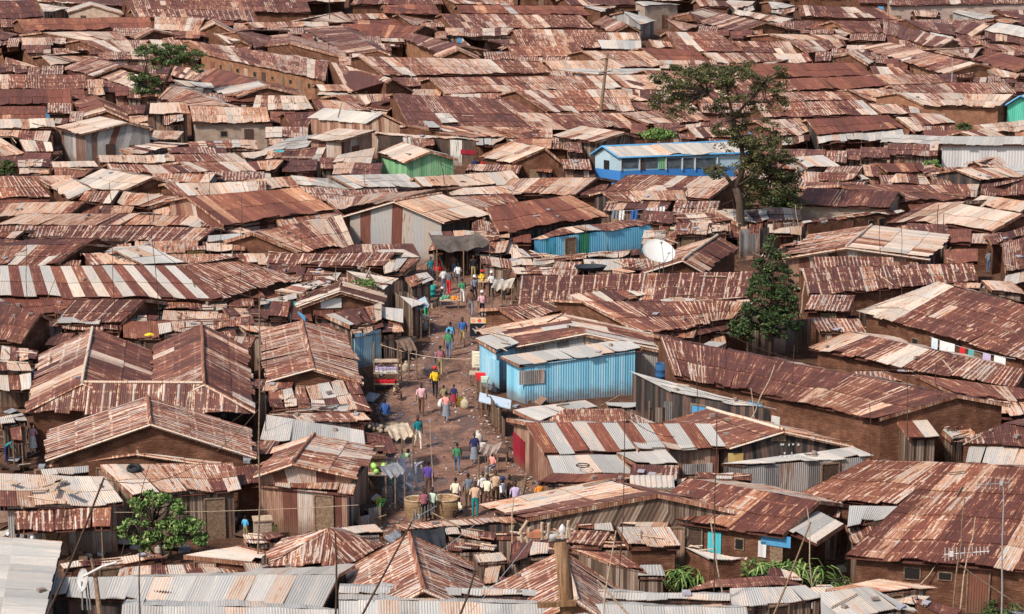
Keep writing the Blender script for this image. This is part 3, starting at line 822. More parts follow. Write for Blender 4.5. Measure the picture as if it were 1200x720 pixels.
g R dark 1080,252 1470,195 1650,290 1140,372 e2.6 | orange-rust one over the row with laundry
g M wood 1010,300 1180,345 1200,388 1010,396 e2.2 | low one right of the black awning
g M mud -20,372 400,287 460,430 200,462 e2.2 | broad streaked one left of the tin barn
g C mud 90,302 380,264 420,298 110,346 e2.2 | cream-streaked strip between red roof and barn
s D dark 300,430 735,422 772,488 290,470 e1.9 | dark strip at the foot of the barn
g N mud 60,470 650,465 600,532 40,520 e2.0 | white-striped low row in front of the barn
s W skyblue 90,640 355,575 385,600 215,660 e2.0 | with a turquoise wall patch, left of the stalls
a W mud 395,640 400,605 190,715 600,700 e2.5 | with a brick-red gable, left of the upper alley
s Z wood 640,640 700,635 792,700 735,720 e2.1 | grey sloping stall cover at the alley's left side
s W dark 810,368 1190,356 1190,398 830,400 e2.3 | dark shop front behind the grey canvas awning
s W dark 1010,372 1200,350 1220,400 1020,420 e2.1 | dark low one right of the grey canvas awning
s W wood 400,545 480,520 660,592 600,640 e1.9 | plank stall cover with two upright boards
s W dark 600,500 768,492 700,560 600,562 e1.9 | plank cover by the green door
s Z wood 560,455 690,450 770,490 640,500 e1.9 | light grey strip below the barn's corner
s Z tin 20,690 190,655 192,682 20,712 e1.9 | small bluish one below the turquoise patch
s W wood 200,530 400,560 380,590 180,600 e1.8 | sagging one above the turquoise patch
g C mud -160,470 40,470 60,520 -140,515 e2.0 | small cream one above the turquoise patch
@600,180
s M skyrow 230,350 600,318 670,332 85,404 e2.1 | rust roof over a row of bright blue shop fronts
a D mud 800,500 962,386 600,562 905,560 e2.3 | behind the white dish, gable facing the viewer
g N mud 45,575 1130,552 1100,682 30,710 e2.3 | long dark one with cream nail rows, left of conifer
s W wood 270,665 770,578 850,632 360,716 e2.5 | pale plank-like sheets in front of the nail-row roof
s W wood 520,700 1050,640 1130,700 560,740 e2.2 | pale sheets lowest before the nail-row roof
s W dark -10,500 600,447 600,472 0,532 e1.9 | ragged strip below the blue shop fronts
g M mud 545,100 1060,110 920,215 430,175 e2.2 | directly in front of the blue school
g C mud 0,118 400,112 300,190 -80,192 e2.1 | cream one left of the roof before the school
g C dark 420,180 800,172 820,222 480,224 e2.2 | cream one above the hanging laundry
s W wood 700,285 900,272 1080,315 700,332 e1.9 | grey flat one left of the acacia's trunk
s W wood 940,265 1200,262 1200,310 1060,328 e1.9 | pale scrap one at the acacia's foot
s W wood 470,548 800,470 830,485 560,568 e1.8 | narrow strip right under the white dish
s W wood 0,440 120,470 250,490 0,495 e1.7 | low brown one left of the ragged strip
s W wood 850,335 1010,330 1020,365 860,380 e1.8 | crooked grey one right of the old shrub heap
s W wood 0,535 240,530 250,560 20,570 e1.8 | thin one behind the nail-row roof's left end
s M wood -150,480 30,500 40,545 -140,520 e1.8 | brown one edging the upper alley on its right
@900,180
g D mudpale 185,160 612,180 570,255 128,240 e2.4 | dark one over a pale plastered wall, right of acacia
g D mud 330,148 990,146 975,210 620,225 e2.3 | dark ribbed one with two white stripes, right side
+g D mud 1000,145 1240,110 1240,195 985,195 e2.3
s W mud 160,318 620,262 640,272 170,330 e2.0 | thin ledge roof below the pale plastered wall
g D mud 740,235 930,225 740,320 545,335 e2.2 | dark one left of the white ribbed roof
g P mud 905,235 1190,285 1050,368 745,315 e2.3 | white ribbed one, right side
g P mud 1000,195 1240,230 1180,280 930,238 e2.3 | smaller pale one behind the white ribbed roof
a M rust 365,440 485,338 55,492 760,495 e2.2 t2P | silvery gable one right of the conifer
g N mud 160,540 960,515 985,598 190,665 e2.2 | long dark one with cream nail rows, right of conifer
g M mud 1100,425 1300,365 1300,520 1115,562 e2.3 | right edge one with a pink cloth on it
g D mud 1030,390 1240,340 1240,380 1050,425 e2.2 | behind the pink cloth roof, on the right edge
s M wood 1000,595 1140,600 1205,652 1050,642 e1.9 | patched one right of the nail rows
g M mud 150,85 420,95 400,125 160,140 e2.0 | pinkish one left of the grass-topped ruin
g R mud 510,45 720,45 740,85 560,87 e2.0 | reddish one left of the small round bush
a M mud 800,80 780,65 740,102 860,108 e2.0 | tiny orange gable below the small round bush
g M mud 820,65 1000,65 1050,112 850,106 e2.0 | mottled one under the white warehouse wall
g M mud 960,35 1080,15 1130,60 1000,62 e2.0 | leaning one right of the white warehouse corner
s Z tin 1100,58 1240,55 1240,110 1055,112 e2.3 | grey zinc one on the right edge below warehouse
g Z tin 115,18 255,8 335,60 185,70 e2.2 | tent-like grey one right behind the acacia crown
s P wood 380,105 440,100 480,125 400,130 e1.8 | little whitish one behind the dark ribbed roof
s M wood -20,250 150,260 160,310 0,320 e1.8 | rough one right of the acacia trunk
s M wood 60,430 450,350 470,372 70,440 e2.0 | narrow brown one behind the silvery gable
g M mud 600,95 740,100 760,140 560,138 e2.0 | low streaky one behind the two white stripes
@0,0
g D mud -60,5 150,0 205,80 -20,92 | dark one in the top left corner
g D mud 130,-32 560,-34 582,28 180,8 | top edge one, second from the left corner
s P wood 180,15 290,10 335,40 205,58 | small tan one beside the top left corner roof
a P mudpale 430,24 420,8 315,60 578,68 | small pale gable, top left
g D mud 585,-22 1430,-14 1458,60 610,45 | very long top edge one, left part
g N mud 610,42 1190,50 1210,100 630,80 | row just in front of the long top-left roof
g R mud 80,90 700,80 715,132 120,145 | long dark red one, third row, left
g C mud 725,80 960,85 930,150 725,140 | cream one above the small flat-topped tree
a C mud 1010,110 1000,90 930,150 1105,160 | cream gable one above right of the small tree
g C mud 195,152 560,148 600,190 370,188 | pale ribbed one, upper left
g M mud 370,188 600,190 635,245 505,245 | with an orange mud gable, left of small tree
g C mud 100,178 240,175 250,212 105,215 | tiny cream block one, far upper left
a M mud 722,142 690,128 640,188 860,172 | red gable one right above the small tree
g D mud -30,150 60,140 120,158 0,192 | dark one on the left edge, upper
g C mud 0,248 120,232 205,322 20,300 | tan ribbed one near the left edge
g C mud 190,262 420,245 470,272 240,310 | whitish one right of the tan ribbed roof
g M mud 420,268 570,308 440,356 285,322 | reddish ribbed one left of the small tree
g C mud 560,325 700,350 640,420 470,365 | scaly cream one left beneath the small tree
g M mud -30,350 400,352 412,420 -30,420 | striped long row on the left edge
g R mud -30,420 330,418 332,487 -30,490 | plain red row on the left edge
g C mud 405,372 470,372 492,445 410,442 | cream end piece of the striped row
a R mud 490,492 440,448 385,527 600,537 | brick red gable one left of the laundry
a C mud 500,517 480,500 390,552 608,564 | cream gable right in front of the brick red gable
g R mud -30,500 215,500 215,570 -30,575 | plain red one, second row below the first
g P mud -20,560 250,555 260,600 -20,600 | brownish flat row left of the striped-wall shed
a P tinmix 600,576 470,547 380,630 725,608 e2.9 | shed with striped grey and rust sheet walls
g M rust -20,610 240,615 225,668 -20,650 | low one left of the striped-wall shed
g C mud -60,640 60,640 112,720 -60,740 | white ribbed one on the left edge
g M mud 90,655 240,668 250,715 120,715 | dim red one right of the white ribbed roof
g P wood 705,485 870,480 892,532 700,535 e3.0 | tall narrow plank hut below the small tree
s P wood 720,610 862,618 830,656 705,656 e1.8 | low awning in front of the tall plank hut
g C brickp 890,500 1250,505 1265,572 905,578 e2.5 | shingled long one over a low brick wall
g M doors 880,190 1540,290 1525,378 975,263 e2.4 | long row house with many doors, right of small tree
g R mud 1000,320 1270,400 1110,458 930,380 | red one in front of the many-door row house
s Z tin 810,375 990,390 1005,412 870,407 | pale one with a turquoise patch by the tree
g M mud 800,395 1065,490 890,502 740,460 | dark streaky one right below the small tree
g M mud 810,310 1000,330 930,385 790,350 | half hidden behind the small tree's right side
s W wood 560,700 740,665 890,680 620,722 e1.8 | pale strip in front of the striped-wall shed
s W wood 880,665 1200,655 1210,700 900,692 e1.8 | plank strip in front of the low brick wall
g M mud 700,185 900,190 930,240 730,235 | pinkish one behind the small tree's crown
g P mud 1000,155 1130,190 1180,215 1060,205 | thin whitish one above the many-door row house
s W wood 600,545 690,540 690,570 610,575 e2.2 | tiny balcony-like one with washing left of plank hut
g D mud 1105,150 1240,130 1300,170 1180,215 | dark one above the many-door row house
@300,0
g D mud 470,-12 860,-17 880,20 440,22 | dark top edge one, centre left
g M mud 860,-22 1200,-22 1210,25 930,18 | mixed top edge one, centre
g R mud 590,25 840,20 862,68 600,62 | red ribbed one, second row, centre left
g M mud 660,70 740,68 832,95 742,122 | cream tipped one below the red ribbed roof
g C mud 215,88 400,55 460,102 350,108 | cream one left of the red ribbed roof
g C mud 430,65 600,65 622,92 450,95 | small cream one touching the red ribbed roof
g M mud 870,65 1520,72 1585,130 925,135 | broad one with cream upper edge, top centre
g R mud 940,25 1520,28 1570,70 960,62 | red row behind the broad cream edged roof
+s Z none 1145,18 1180,18 1230,64 1195,66 e2.4 nw
g D mud 400,120 575,235 437,258 215,132 | big dark diagonal one, upper centre left
g R mud 410,112 790,122 700,182 470,170 | dark red row right of the diagonal roof
g D doors 720,150 970,215 850,248 690,182 e2.4 | dark one with an orange mud wall, upper centre
a C mud 950,232 935,215 848,275 1050,278 | cream ribbed gable, upper centre
g M mud 960,175 1085,190 1062,265 960,218 | half-ribbed one behind the cream ribbed gable
g M mud -40,105 335,102 345,128 -10,135 | thin long striped row, upper left of centre
g D mud -30,140 110,145 145,185 -10,228 | dark one right of the cream gable
a M mud 160,202 150,160 40,215 430,275 | patchy gable one left of the diagonal roof
g M mud 480,265 1330,285 1385,342 595,355 | very long row with orange gable end, centre top
g M mud 810,365 1650,355 1715,415 890,440 | very long row, next one nearer, centre top
g C mud 1215,425 1730,420 1775,520 1365,525 | cream red ribbed one the power pole crosses
g D mud 640,440 1215,470 1420,606 720,598 sl.24 | widest dark one with scattered pale sheets, centre
+s Z none 835,530 905,532 950,578 870,572 e2.9 nw
+s Z none 780,568 830,570 865,602 810,600 e2.6 nw
g M mud 700,588 1390,600 1390,650 950,640 e2.0 | lower hem of the widest dark roof
g M mud 1220,530 1700,530 1790,602 1350,610 | next one right of the widest dark roof
g M mud 350,290 640,370 740,430 430,432 | hip end of the many-door row house, red ribbed
g M mud 260,465 460,480 540,522 300,515 | orange one behind the grey-roofed long shed
g C mud 540,480 690,460 620,520 500,505 | cream ribbed one left of widest dark roof
g M mud 370,445 700,440 660,478 440,490 | striped row above the orange roof
a Z planks 597,534 317,506 515,582 697,584 e3.0 | long shed with grey ridge roof, left of centre
s P rust 380,602 560,612 400,662 240,652 e2.5 | beige roofed stall in front of the grey ridged shed
g C mud 0,448 230,450 270,515 -20,520 | scaly cream one left of the grey ridged shed
g D mud 130,530 290,525 240,600 170,600 | brown one left of the grey ridged shed wall
a M mud 60,407 0,378 -150,450 240,450 | low gable under the many-door row house
s Z tin 150,650 290,628 240,690 20,712 e1.9 | shiny zinc ramp-like one left of the beige stall
s P stall 550,620 1010,648 1045,660 560,632 e2.3 | market row roof with white and red boards
g C mud 1196,664 1170,645 1200,690 1300,690 e2.2 | bit of beige gable beside the market
a C mud 1356,694 1195,665 1200,765 1440,765 e2.4 | broad beige gable right of the market row
g P mud 280,395 420,400 460,432 300,425 | small pale one with blue tub, beside row house
@600,0
g M mud 0,138 390,140 420,225 40,220 | banded one below the broad cream edged roof
g C mud 390,152 590,155 605,190 410,190 | cream red banded one left of the zinc row end
g Z tin 400,188 605,190 607,235 420,228 | plain zinc row end, upper centre
a M mud 545,118 440,73 475,155 608,152 | gabled one below the brick box building
g C mud -20,218 320,220 350,262 20,270 | long cream row, left of the power pole top
g C mud 330,240 620,240 712,305 480,325 | cream one right of the power pole top
g C mud 150,285 450,285 480,325 190,330 | cream one left of the power pole top
s Z tin 190,325 700,322 692,345 400,350 | thin grey eave strip behind the power pole
g P mud 450,350 690,352 745,430 530,410 | grey-cream one between power pole and acacia
g R mud 605,225 870,235 912,288 690,285 | plain red one above the acacia's crown
g M mud 720,150 960,150 1085,245 780,238 | two-banded one above the acacia, upper right
g M mud 1040,195 1300,195 1335,252 1100,248 | banded one, second right of the plain red
g C mud 895,247 1385,252 1410,295 960,295 | cream red striped row just above the acacia
g R mud 1030,300 1620,295 1690,355 1170,365 | red row right behind the acacia's crown
g D mud 985,62 1190,105 1045,152 870,100 | dark diagonal one right of the brick box building
g M mud 1050,45 1310,90 1260,112 1040,65 | thin one behind the dark diagonal roof
g D mud 830,60 930,35 1000,60 880,100 | small dark one right of the brick box building
g D mud 860,0 1000,5 1020,35 880,30 | dark top edge one right of the brick box
s P wood 1000,8 1130,2 1150,12 1050,48 | beige top edge one, right of centre
f Z brickp 570,10 640,8 788,20 620,30 e3.2 | pale brick box building with flat roof, top
g P mud 340,32 440,20 490,30 420,55 | beige one left of the brick box building
g Z tin 520,55 600,50 680,100 600,115 | silver one in front of the brick box building
g M mud 720,92 860,95 905,122 800,145 | ribbed one below right of the brick box building
g M mud 510,530 850,505 925,565 640,585 | red ribbed one left under the acacia's crown
s C wood 540,480 840,485 870,515 590,520 | whitish strip under the acacia's left crown
a P wood 530,622 330,590 390,670 600,642 e2.6 | tan plank-walled shed left of the school
a Z school 424,684 1040,660 368,722 502,738 e2.9 | blue and white school-like building, left of acacia
g M mud -60,605 130,608 195,635 60,655 e2.0 | striped one left of the tan plank-walled shed
g M mud 270,440 560,445 640,476 380,478 | second band right of the power pole
g C mud 620,330 820,335 900,400 720,410 | pale one behind the acacia's left crown
g M mud 800,420 1080,425 1160,480 900,485 | red one behind the acacia's middle
g M mud 820,595 1000,600 1060,650 860,640 | cream one right above the school roof
g M mud 1000,370 1300,375 1340,430 1100,432 | red row behind the acacia's upper right crown
g D mud 240,-10 560,-8 590,25 280,28 | dark top edge one left of the brick box
g M mud 640,185 760,200 770,225 660,220 | thin cream one above the plain red roof
@900,0
g D doorsp 560,-22 1260,-22 1260,14 570,27 e3.2 | long barrack with pink wall, top right
g D mud 140,25 520,40 620,92 150,78 | dark row left in front of the long barrack
g D mud 210,102 310,100 350,145 150,135 | dark block left of the L-shaped row house
g C mud 300,128 370,130 402,155 340,178 | small cream corner one, upper right
g D doors 300,98 520,100 540,155 390,155 e2.4 | L-shaped dark red row house, upper right
+g D doors 540,100 865,188 790,228 540,157 e2.4
g M mud 100,190 350,185 372,220 190,252 | scaly one over a whitewashed gable, upper right
g C mud 0,160 330,165 380,190 110,192 | long cream row behind the scaly roof
g M doors 565,200 975,298 820,348 435,225 e2.3 | long diagonal one with orange gable, upper right
g P mud 985,300 1180,350 1160,372 1050,352 | thin pale one right of the orange gable
g M mud 490,350 790,348 830,388 570,400 | red white striped row below the long diagonal
g M mud 480,310 640,320 682,350 500,353 | small red one left under the long diagonal
g R mud 65,372 500,355 560,405 115,428 | red row with a dark spot, right of acacia
g M mud 570,402 830,392 880,440 640,440 | row third left of the mint house
g M mud 830,388 1120,388 1165,440 880,438 | row just behind left of the mint house
g C mud 370,420 590,420 720,495 470,470 | cream one third left of the mint house
g C brickm 600,434 1150,442 1085,502 730,494 e2.6 | cream one over a tall earth wall by mint house
g M mud 40,432 370,430 420,470 100,475 | striped row just right of the acacia's crown
g M mud -60,485 440,470 520,540 -20,550 | white ribbed row right of the acacia's middle
g M mud 470,487 600,490 660,535 530,535 | ribbed short one left of the tall earth wall
g R dark 180,560 560,540 635,600 235,632 e2.5 | red one with deep dark eave, right of acacia
g C mud -60,565 150,555 200,620 70,640 | cream one hard right of the acacia's trunk
g M mud 660,530 800,535 885,580 730,585 | small one below the tall earth wall's left end
g C mud 600,550 690,550 740,615 690,620 | cream slope left of the small roof
s Z mudpale 550,630 1060,645 960,682 525,670 e2.4 | long grey zinc one left of the white warehouse
g Z whitetin 820,640 1360,640 1360,680 800,680 e2.7 | white corrugated warehouse on the right edge
a Z mint 1180,449 1240,435 1108,494 1290,492 e2.6 | mint green gabled house on the right edge
s P wood 960,590 1230,560 1230,612 1010,622 | beige long one below the mint house
g M mud 900,620 1050,608 1115,640 960,645 | red one below left of the mint house
g Z wood 1060,103 1290,125 1250,185 1012,143 e3.4 | grey roofed plank house on stilts, top right
s Z tin 855,55 930,42 1080,75 1000,95 | zinc one before the long pink-walled barrack
g D mud 640,92 860,115 880,170 720,140 | dark patchwork one behind the L-shaped row
g D mud 880,95 1040,120 960,170 840,150 | dark one left of the stilted plank house
g M mud 860,180 1020,190 1030,215 900,222 | mixed one below left of the stilted house
g D mud 1060,45 1240,50 1240,95 1100,75 | dark top right one before the barrack's end
g C mud 1060,90 1140,85 1190,105 1100,115 | pale one behind the stilted plank house
g R mud 1060,240 1260,290 1150,338 955,280 | red diagonal one on the upper right edge
g M mud 740,230 1000,225 960,275 870,262 | grey red one left of the red diagonal roof
g M mud 680,50 800,55 790,80 690,75 | small striped one in front of the barrack
g Z mud 0,8 110,5 130,30 20,45 | grey top edge one left of the dark row
g M mud 0,60 50,65 120,90 50,108 | ribbed one left of the dark block
g D mud 400,-25 560,-20 570,20 430,15 | dark top edge one left of the barrack
g P dark 878,796 1110,783 1200,830 998,843 e2.6 | grey one over dark boards, right of the acacia
g M mud 380,250 420,235 505,290 470,305 | tiny cream one before the whitewashed gable
g M mud 1000,205 1200,215 1260,250 1060,240 | striped one below the stilted plank house
g M mud -60,300 180,255 205,292 -20,297 | striped one above the red row, upper right
"""
def Q(px, py, Y):
    "point of the place seen at (px,py) on the upright plane at depth Y"
    x = (px-600)/FPX; v = -(py-360)/FPX
    d = Vector((x, math.cos(TH)+v*math.sin(TH), -math.sin(TH)+v*math.cos(TH)))
    return Vector((0, 0, HC))+d*(Y/d.y)
# ------------------------------------------------------------------ ground
def ground():
    mb = MB()
    mb.face([(-900, 20, 0), (900, 20, 0), (900, 2600, 0), (-900, 2600, 0)])
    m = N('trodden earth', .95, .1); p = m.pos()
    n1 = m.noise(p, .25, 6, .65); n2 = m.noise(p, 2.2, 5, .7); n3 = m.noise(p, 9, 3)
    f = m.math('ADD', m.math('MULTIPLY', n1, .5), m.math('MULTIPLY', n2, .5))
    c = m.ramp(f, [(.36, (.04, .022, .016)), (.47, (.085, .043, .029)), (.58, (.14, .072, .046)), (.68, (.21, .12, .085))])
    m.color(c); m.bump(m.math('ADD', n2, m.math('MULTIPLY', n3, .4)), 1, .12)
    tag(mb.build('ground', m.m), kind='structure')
    # the alley: a rutted sheet just above the ground
    Lp = [(452, 640), (440, 600), (470, 560), (455, 520), (440, 480), (470, 440), (505, 400), (500, 360), (480, 320), (500, 295)]
    Rp = [(650, 640), (650, 600), (625, 560), (590, 520), (560, 480), (560, 440), (560, 400), (600, 360), (612, 320), (600, 295)]
    n = 26; rows = []
    for i in range(len(Lp)-1):
        for k in range(8):
            t = k/8
            a = (lerp(Lp[i][0], Lp[i+1][0], t), lerp(Lp[i][1], Lp[i+1][1], t)); b = (lerp(Rp[i][0], Rp[i+1][0], t), lerp(Rp[i][1], Rp[i+1][1], t))
            A, B = P(*a), P(*b)
            row = []
            for j in range(n+1):
                q = lerp(A, B, j/n)
                e = min(j, n-j)/n*2
                hgt = .03+.10*(mnoise.noise(q*.55)+.5*mnoise.noise(q*1.9)+.25*mnoise.noise(q*4))
                q.z = .03+max(0, hgt+.04)*min(1, e*6); row.append(q)
            rows.append(row)
    mb = MB()
    for r0, r1 in zip(rows, rows[1:]):
        for j in range(n): mb.face([r0[j], r0[j+1], r1[j+1], r1[j]])
    m = N('alley mud', .8, .3); p = m.pos()
    n1 = m.noise(p, .45, 6, .7); n2 = m.noise(p, 3, 5, .7)
    f = m.math('ADD', m.math('MULTIPLY', n1, .6), m.math('MULTIPLY', n2, .4))
    m.color(m.ramp(f, [(.36, (.075, .042, .031)), (.44, (.15, .078, .053)), (.54, (.235, .122, .083)), (.64, (.30, .18, .13))]))
    wet = m.n('ShaderNodeMapRange', interpolation_type='SMOOTHSTEP'); m.put(wet.inputs[0], m.noise(m.mapv(p, (1, .45, 1)), .55, 5, .6)); wet.inputs[1].default_value = .54; wet.inputs[2].default_value = .60
    base = m.b.inputs['Base Color'].links[0].from_socket
    m.color(m.mix(m.math('MULTIPLY', wet.outputs[0], .5), base, (.055, .037, .032)))
    m.put(m.b.inputs['Roughness'], m.math('SUBTRACT', .85, m.math('MULTIPLY', wet.outputs[0], .5)))
    m.bump(n2, 1, .08)
    o = mb.build('path', m.m, smooth=True); tag(o, kind='structure')
    # trodden litter
    R = random.Random(5); mb = MB(); mats = [simple('paper litter', (.6, .57, .53)), simple('brown litter', (.18, .1, .07)), simple('blue litter', (.15, .25, .4)), simple('grey stones', (.3, .25, .22))]
    for _ in range(2300):
        i = R.randrange(len(Lp)-1); t = R.random(); w = R.random() if R.random() < .4 else R.choice([R.uniform(-.05, .17), R.uniform(.84, 1.05)])
        A = P(lerp(Lp[i][0], Lp[i+1][0], t), lerp(Lp[i][1], Lp[i+1][1], t)); B = P(lerp(Rp[i][0], Rp[i+1][0], t), lerp(Rp[i][1], Rp[i+1][1], t))
        q = lerp(A, B, w); s = R.uniform(.03, .11); q.z = .06+.03*R.random()+.05
        mb.box(q, s, s*R.uniform(.5, 1.6), s*.35, rotz(R.random()*3) @ Matrix.Rotation(R.uniform(-.4, .4), 3, 'X'), m=R.choice([0, 1, 1, 3, 3, 2] if R.random() < .5 else [1, 3]))
    tag(mb.build('litter', mats), 'scattered paper scraps, stones and rags trodden along the alley', 'litter', kind='stuff')
def roof_litter():
    R = random.Random(9); mb = MB(); mats = [simple('roof stones', (.25, .19, .16)), M['timber'], M['palewood'], simple('faded rag', (.32, .3, .34)), IRON]
    for h, lab, planes, near in HOUSE_INFO:
        if near < 1: continue
        r0, r1, e1, e0 = planes[0]
        if (e1-e0).length < 2: continue
        for _ in range(R.choice([0, 1, 2, 3, 4]) if near == 2 else R.choice([0, 0, 1, 2])):
            s_, t_ = R.uniform(.06, .94), R.uniform(.1, .9)
            q = lerp(lerp(r0, r1, s_), lerp(e0, e1, s_), t_); nrm = (e1-e0).cross(r0-e0).normalized()
            if nrm.z < 0: nrm = -nrm
            k = R.random()
            if k < .5: mb.box(q+nrm*.1, R.uniform(.12, .3), R.uniform(.1, .22), R.uniform(.08, .16), rotz(R.random()*3), m=0)
            elif k < .85:
                ln = R.uniform(.5, 1.8); sl = (e0-r0).normalized(); al = (e1-e0).normalized(); a = R.random()*3.1
                d = (al*math.cos(a)+sl*math.sin(a)).normalized()
                mb.tube([q+nrm*.1-d*ln/2, q+nrm*.12+d*ln/2], .035, 5, m=R.choice([1, 2]))
            else: mb.box(q+nrm*.09, R.uniform(.2, .5), R.uniform(.2, .4), .06, rotz(R.random()*3), m=3)
    tag(mb.build('roof_litter', mats), 'stones, sticks and rags lying loose on the iron roofs', 'litter', kind='stuff')
# ------------------------------------------------------------------ people
def person_template(pose):
    J = {'pel': (0, 0, .93), 'wai': (0, .0, 1.08), 'che': (0, .01, 1.30), 'nek': (0, .015, 1.45), 'hed': (0, 0, 1.54),
         'shL': (.175, .01, 1.40), 'shR': (-.175, .01, 1.40), 'hiL': (.085, 0, .90), 'hiR': (-.085, 0, .90)}
    def limb(hip, kn, an, toe, s): J['hi'+s], J['kn'+s], J['an'+s], J['to'+s] = hip, kn, an, toe
    def arm(el, wr, ha, s): J['el'+s], J['wr'+s], J['ha'+s] = el, wr, ha
    for s, x in (('L', 1), ('R', -1)):
        limb((.085*x, 0, .90), (.095*x, -.015, .49), (.10*x, .02, .085), (.12*x, -.13, .04), s)
        arm((.235*x, .03, 1.13), (.25*x, -.03, .89), (.25*x, -.05, .82), s)
    if pose == 'walk':
        limb((.085, 0, .90), (.09, -.17, .50), (.09, -.22, .10), (.10, -.37, .06), 'L'); limb((-.085, 0, .90), (-.09, .05, .48), (-.09, .30, .17), (-.09, .22, .06), 'R')
        arm((.24, .13, 1.15), (.25, .12, .90), (.25, .10, .83), 'L'); arm((-.24, -.08, 1.14), (-.23, -.24, .95), (-.23, -.30, .90), 'R')
    if pose == 'carry':
        for s, x in (('L', 1), ('R', -1)): arm((.23*x, -.04, 1.15), (.12*x, -.27, 1.12), (.07*x, -.33, 1.13), s)
    if pose == 'bend':
        J.update(wai=(0, -.06, 1.02), che=(0, -.26, 1.13), nek=(0, -.40, 1.20), hed=(0, -.48, 1.23), shL=(.17, -.34, 1.16), shR=(-.17, -.34, 1.16))
        for s, x in (('L', 1), ('R', -1)): arm((.2*x, -.42, .92), (.14*x, -.52, .72), (.12*x, -.55, .65), s)
    if pose == 'sit':
        dz = .46
        for k in ('pel', 'wai', 'che', 'nek', 'hed', 'shL', 'shR'): q = J[k]; J[k] = (q[0], q[1]-(q[2]-.93)*.15, q[2]-dz)
        for s, x in (('L', 1), ('R', -1)):
            limb((.09*x, 0, .46), (.13*x, -.42, .48), (.12*x, -.40, .09), (.13*x, -.54, .04), s)
            arm((.25*x, -.10, .70), (.14*x, -.30, .60), (.10*x, -.36, .58), s)
    rad = {'pel': .125, 'wai': .118, 'che': .135, 'nek': .055, 'hed': .06, 'shL': .062, 'shR': .062}
    for s in 'LR': rad.update({'hi'+s: .092, 'kn'+s: .062, 'an'+s: .040, 'to'+s: .035, 'el'+s: .042, 'wr'+s: .028, 'ha'+s: .033})
    E = [('pel', 'wai', 1), ('wai', 'che', 1), ('che', 'nek', 1), ('nek', 'hed', 0)]
    for s in 'LR':
        E += [('che', 'sh'+s, 1), ('sh'+s, 'el'+s, 1), ('el'+s, 'wr'+s, 0), ('wr'+s, 'ha'+s, 0), ('pel', 'hi'+s, 2), ('hi'+s, 'kn'+s, 2), ('kn'+s, 'an'+s, 2), ('an'+s, 'to'+s, 4)]
    names = list(J); idx = {k: i for i, k in enumerate(names)}
    me = D.meshes.new('p'); me.from_pydata([J[k] for k in names], [(idx[a], idx[b]) for a, b, _ in E], [])
    o = D.objects.new('p', me); COL.objects.link(o)
    sk = o.modifiers.new('s', 'SKIN'); sk.use_smooth_shade = True
    for k in names:
        sv = me.skin_vertices[0].data[idx[k]]; r = rad[k]
        sv.radius = (r*1.28, r*.85) if k in ('che', 'wai', 'pel') else (r, r)
        sv.use_root = (k == 'pel')
    ss = o.modifiers.new('u', 'SUBSURF'); ss.levels = 1; ss.render_levels = 1
    dg = bpy.context.evaluated_depsgraph_get(); ev = o.evaluated_get(dg); em = ev.to_mesh()
    V = [v.co.copy() for v in em.vertices]; F = [tuple(p.vertices) for p in em.polygons]
    ev.to_mesh_clear(); D.objects.remove(o)
    segs = [(Vector(J[a]), Vector(J[b]), t, a, b) for a, b, t in E]
    def cls(c):
        best = None
        for a, b, t, na, nb in segs:
            d = b-a; k = max(0, min(1, (c-a).dot(d)/d.length_squared)); dist = (c-(a+d*k)).length-rad[na]*.5
            if best is None or dist < best[0]: best = (dist, t, na, k)
        t = best[1]
        if best[2] == 'pel' and best[1] == 1 and best[3] < .45: t = 2
        if best[2] == 'che' and best[3] > .9: t = 0
        return t
    mats = [cls(sum((V[i] for i in f), Vector())/len(f)) for f in F]
    # head with nose, ears, eyes, hair
    hc = Vector(J['hed'])+(Vector(J['hed'])-Vector(J['nek'])).normalized()*.09
    n, m = 14, 10; b0 = len(V)
    for i in range(m+1):
        th = math.pi*i/m
        for k in range(n):
            ph = 2*math.pi*k/n; x = math.sin(th)*math.cos(ph); y = math.sin(th)*math.sin(ph); z = math.cos(th)
            q = Vector((x*.078, y*.098, z*.122))
            if z < 0: q.x *= 1+z*.25; q.y *= 1+z*.12
            if y < -.9 and abs(z) < .35: q.y -= .022                # nose
            if abs(x) > .97 and abs(z) < .35: q.x *= 1.14            # ears
            V.append(hc+q)
    for i in range(m):
        for k in range(n):
            F.append((b0+i*n+k, b0+i*n+(k+1) % n, b0+(i+1)*n+(k+1) % n, b0+(i+1)*n+k))
            y = math.sin(2*math.pi*(k+.5)/n)
            mats.append(3 if (i < 3 or (y > -.25 and i < 6)) else 0)
    for sx in (-.03, .03):
        e0 = len(V)
        for dx, dz in ((-.012, -.006), (.012, -.006), (.012, .006), (-.012, .006)): V.append(hc+Vector((sx+dx, -.096, .012+dz)))
        F.append((e0, e0+1, e0+2, e0+3)); mats.append(5)
    e0 = len(V)
    for dx, dz in ((-.02, -.005), (.02, -.005), (.02, .004), (-.02, .004)): V.append(hc+Vector((dx, -.094, -.05+dz)))
    F.append((e0, e0+1, e0+2, e0+3)); mats.append(6)
    # fingers and thumb
    for s, x in (('L', 1), ('R', -1)):
        h = Vector(J['ha'+s]); d = (h-Vector(J['wr'+s])).normalized(); side = Vector((0, 1, 0)) if abs(d.z) > .6 else Vector((1, 0, 0))
        mb = MB()
        for k, ln in enumerate((.062, .075, .07, .055)):
            st = h+side*(k-1.5)*.019+d*.015; c = st+d*ln*.6; e = c+(d*.8+Vector((-x*.5, -.3, 0))).normalized()*ln*.5
            mb.tube([st, c, e], [.0095, .009, .006], 5)
        mb.tube([h-side*.02-d*.02, h-side*.05+d*.01, h-side*.055+d*.045], [.012, .011, .008], 5)
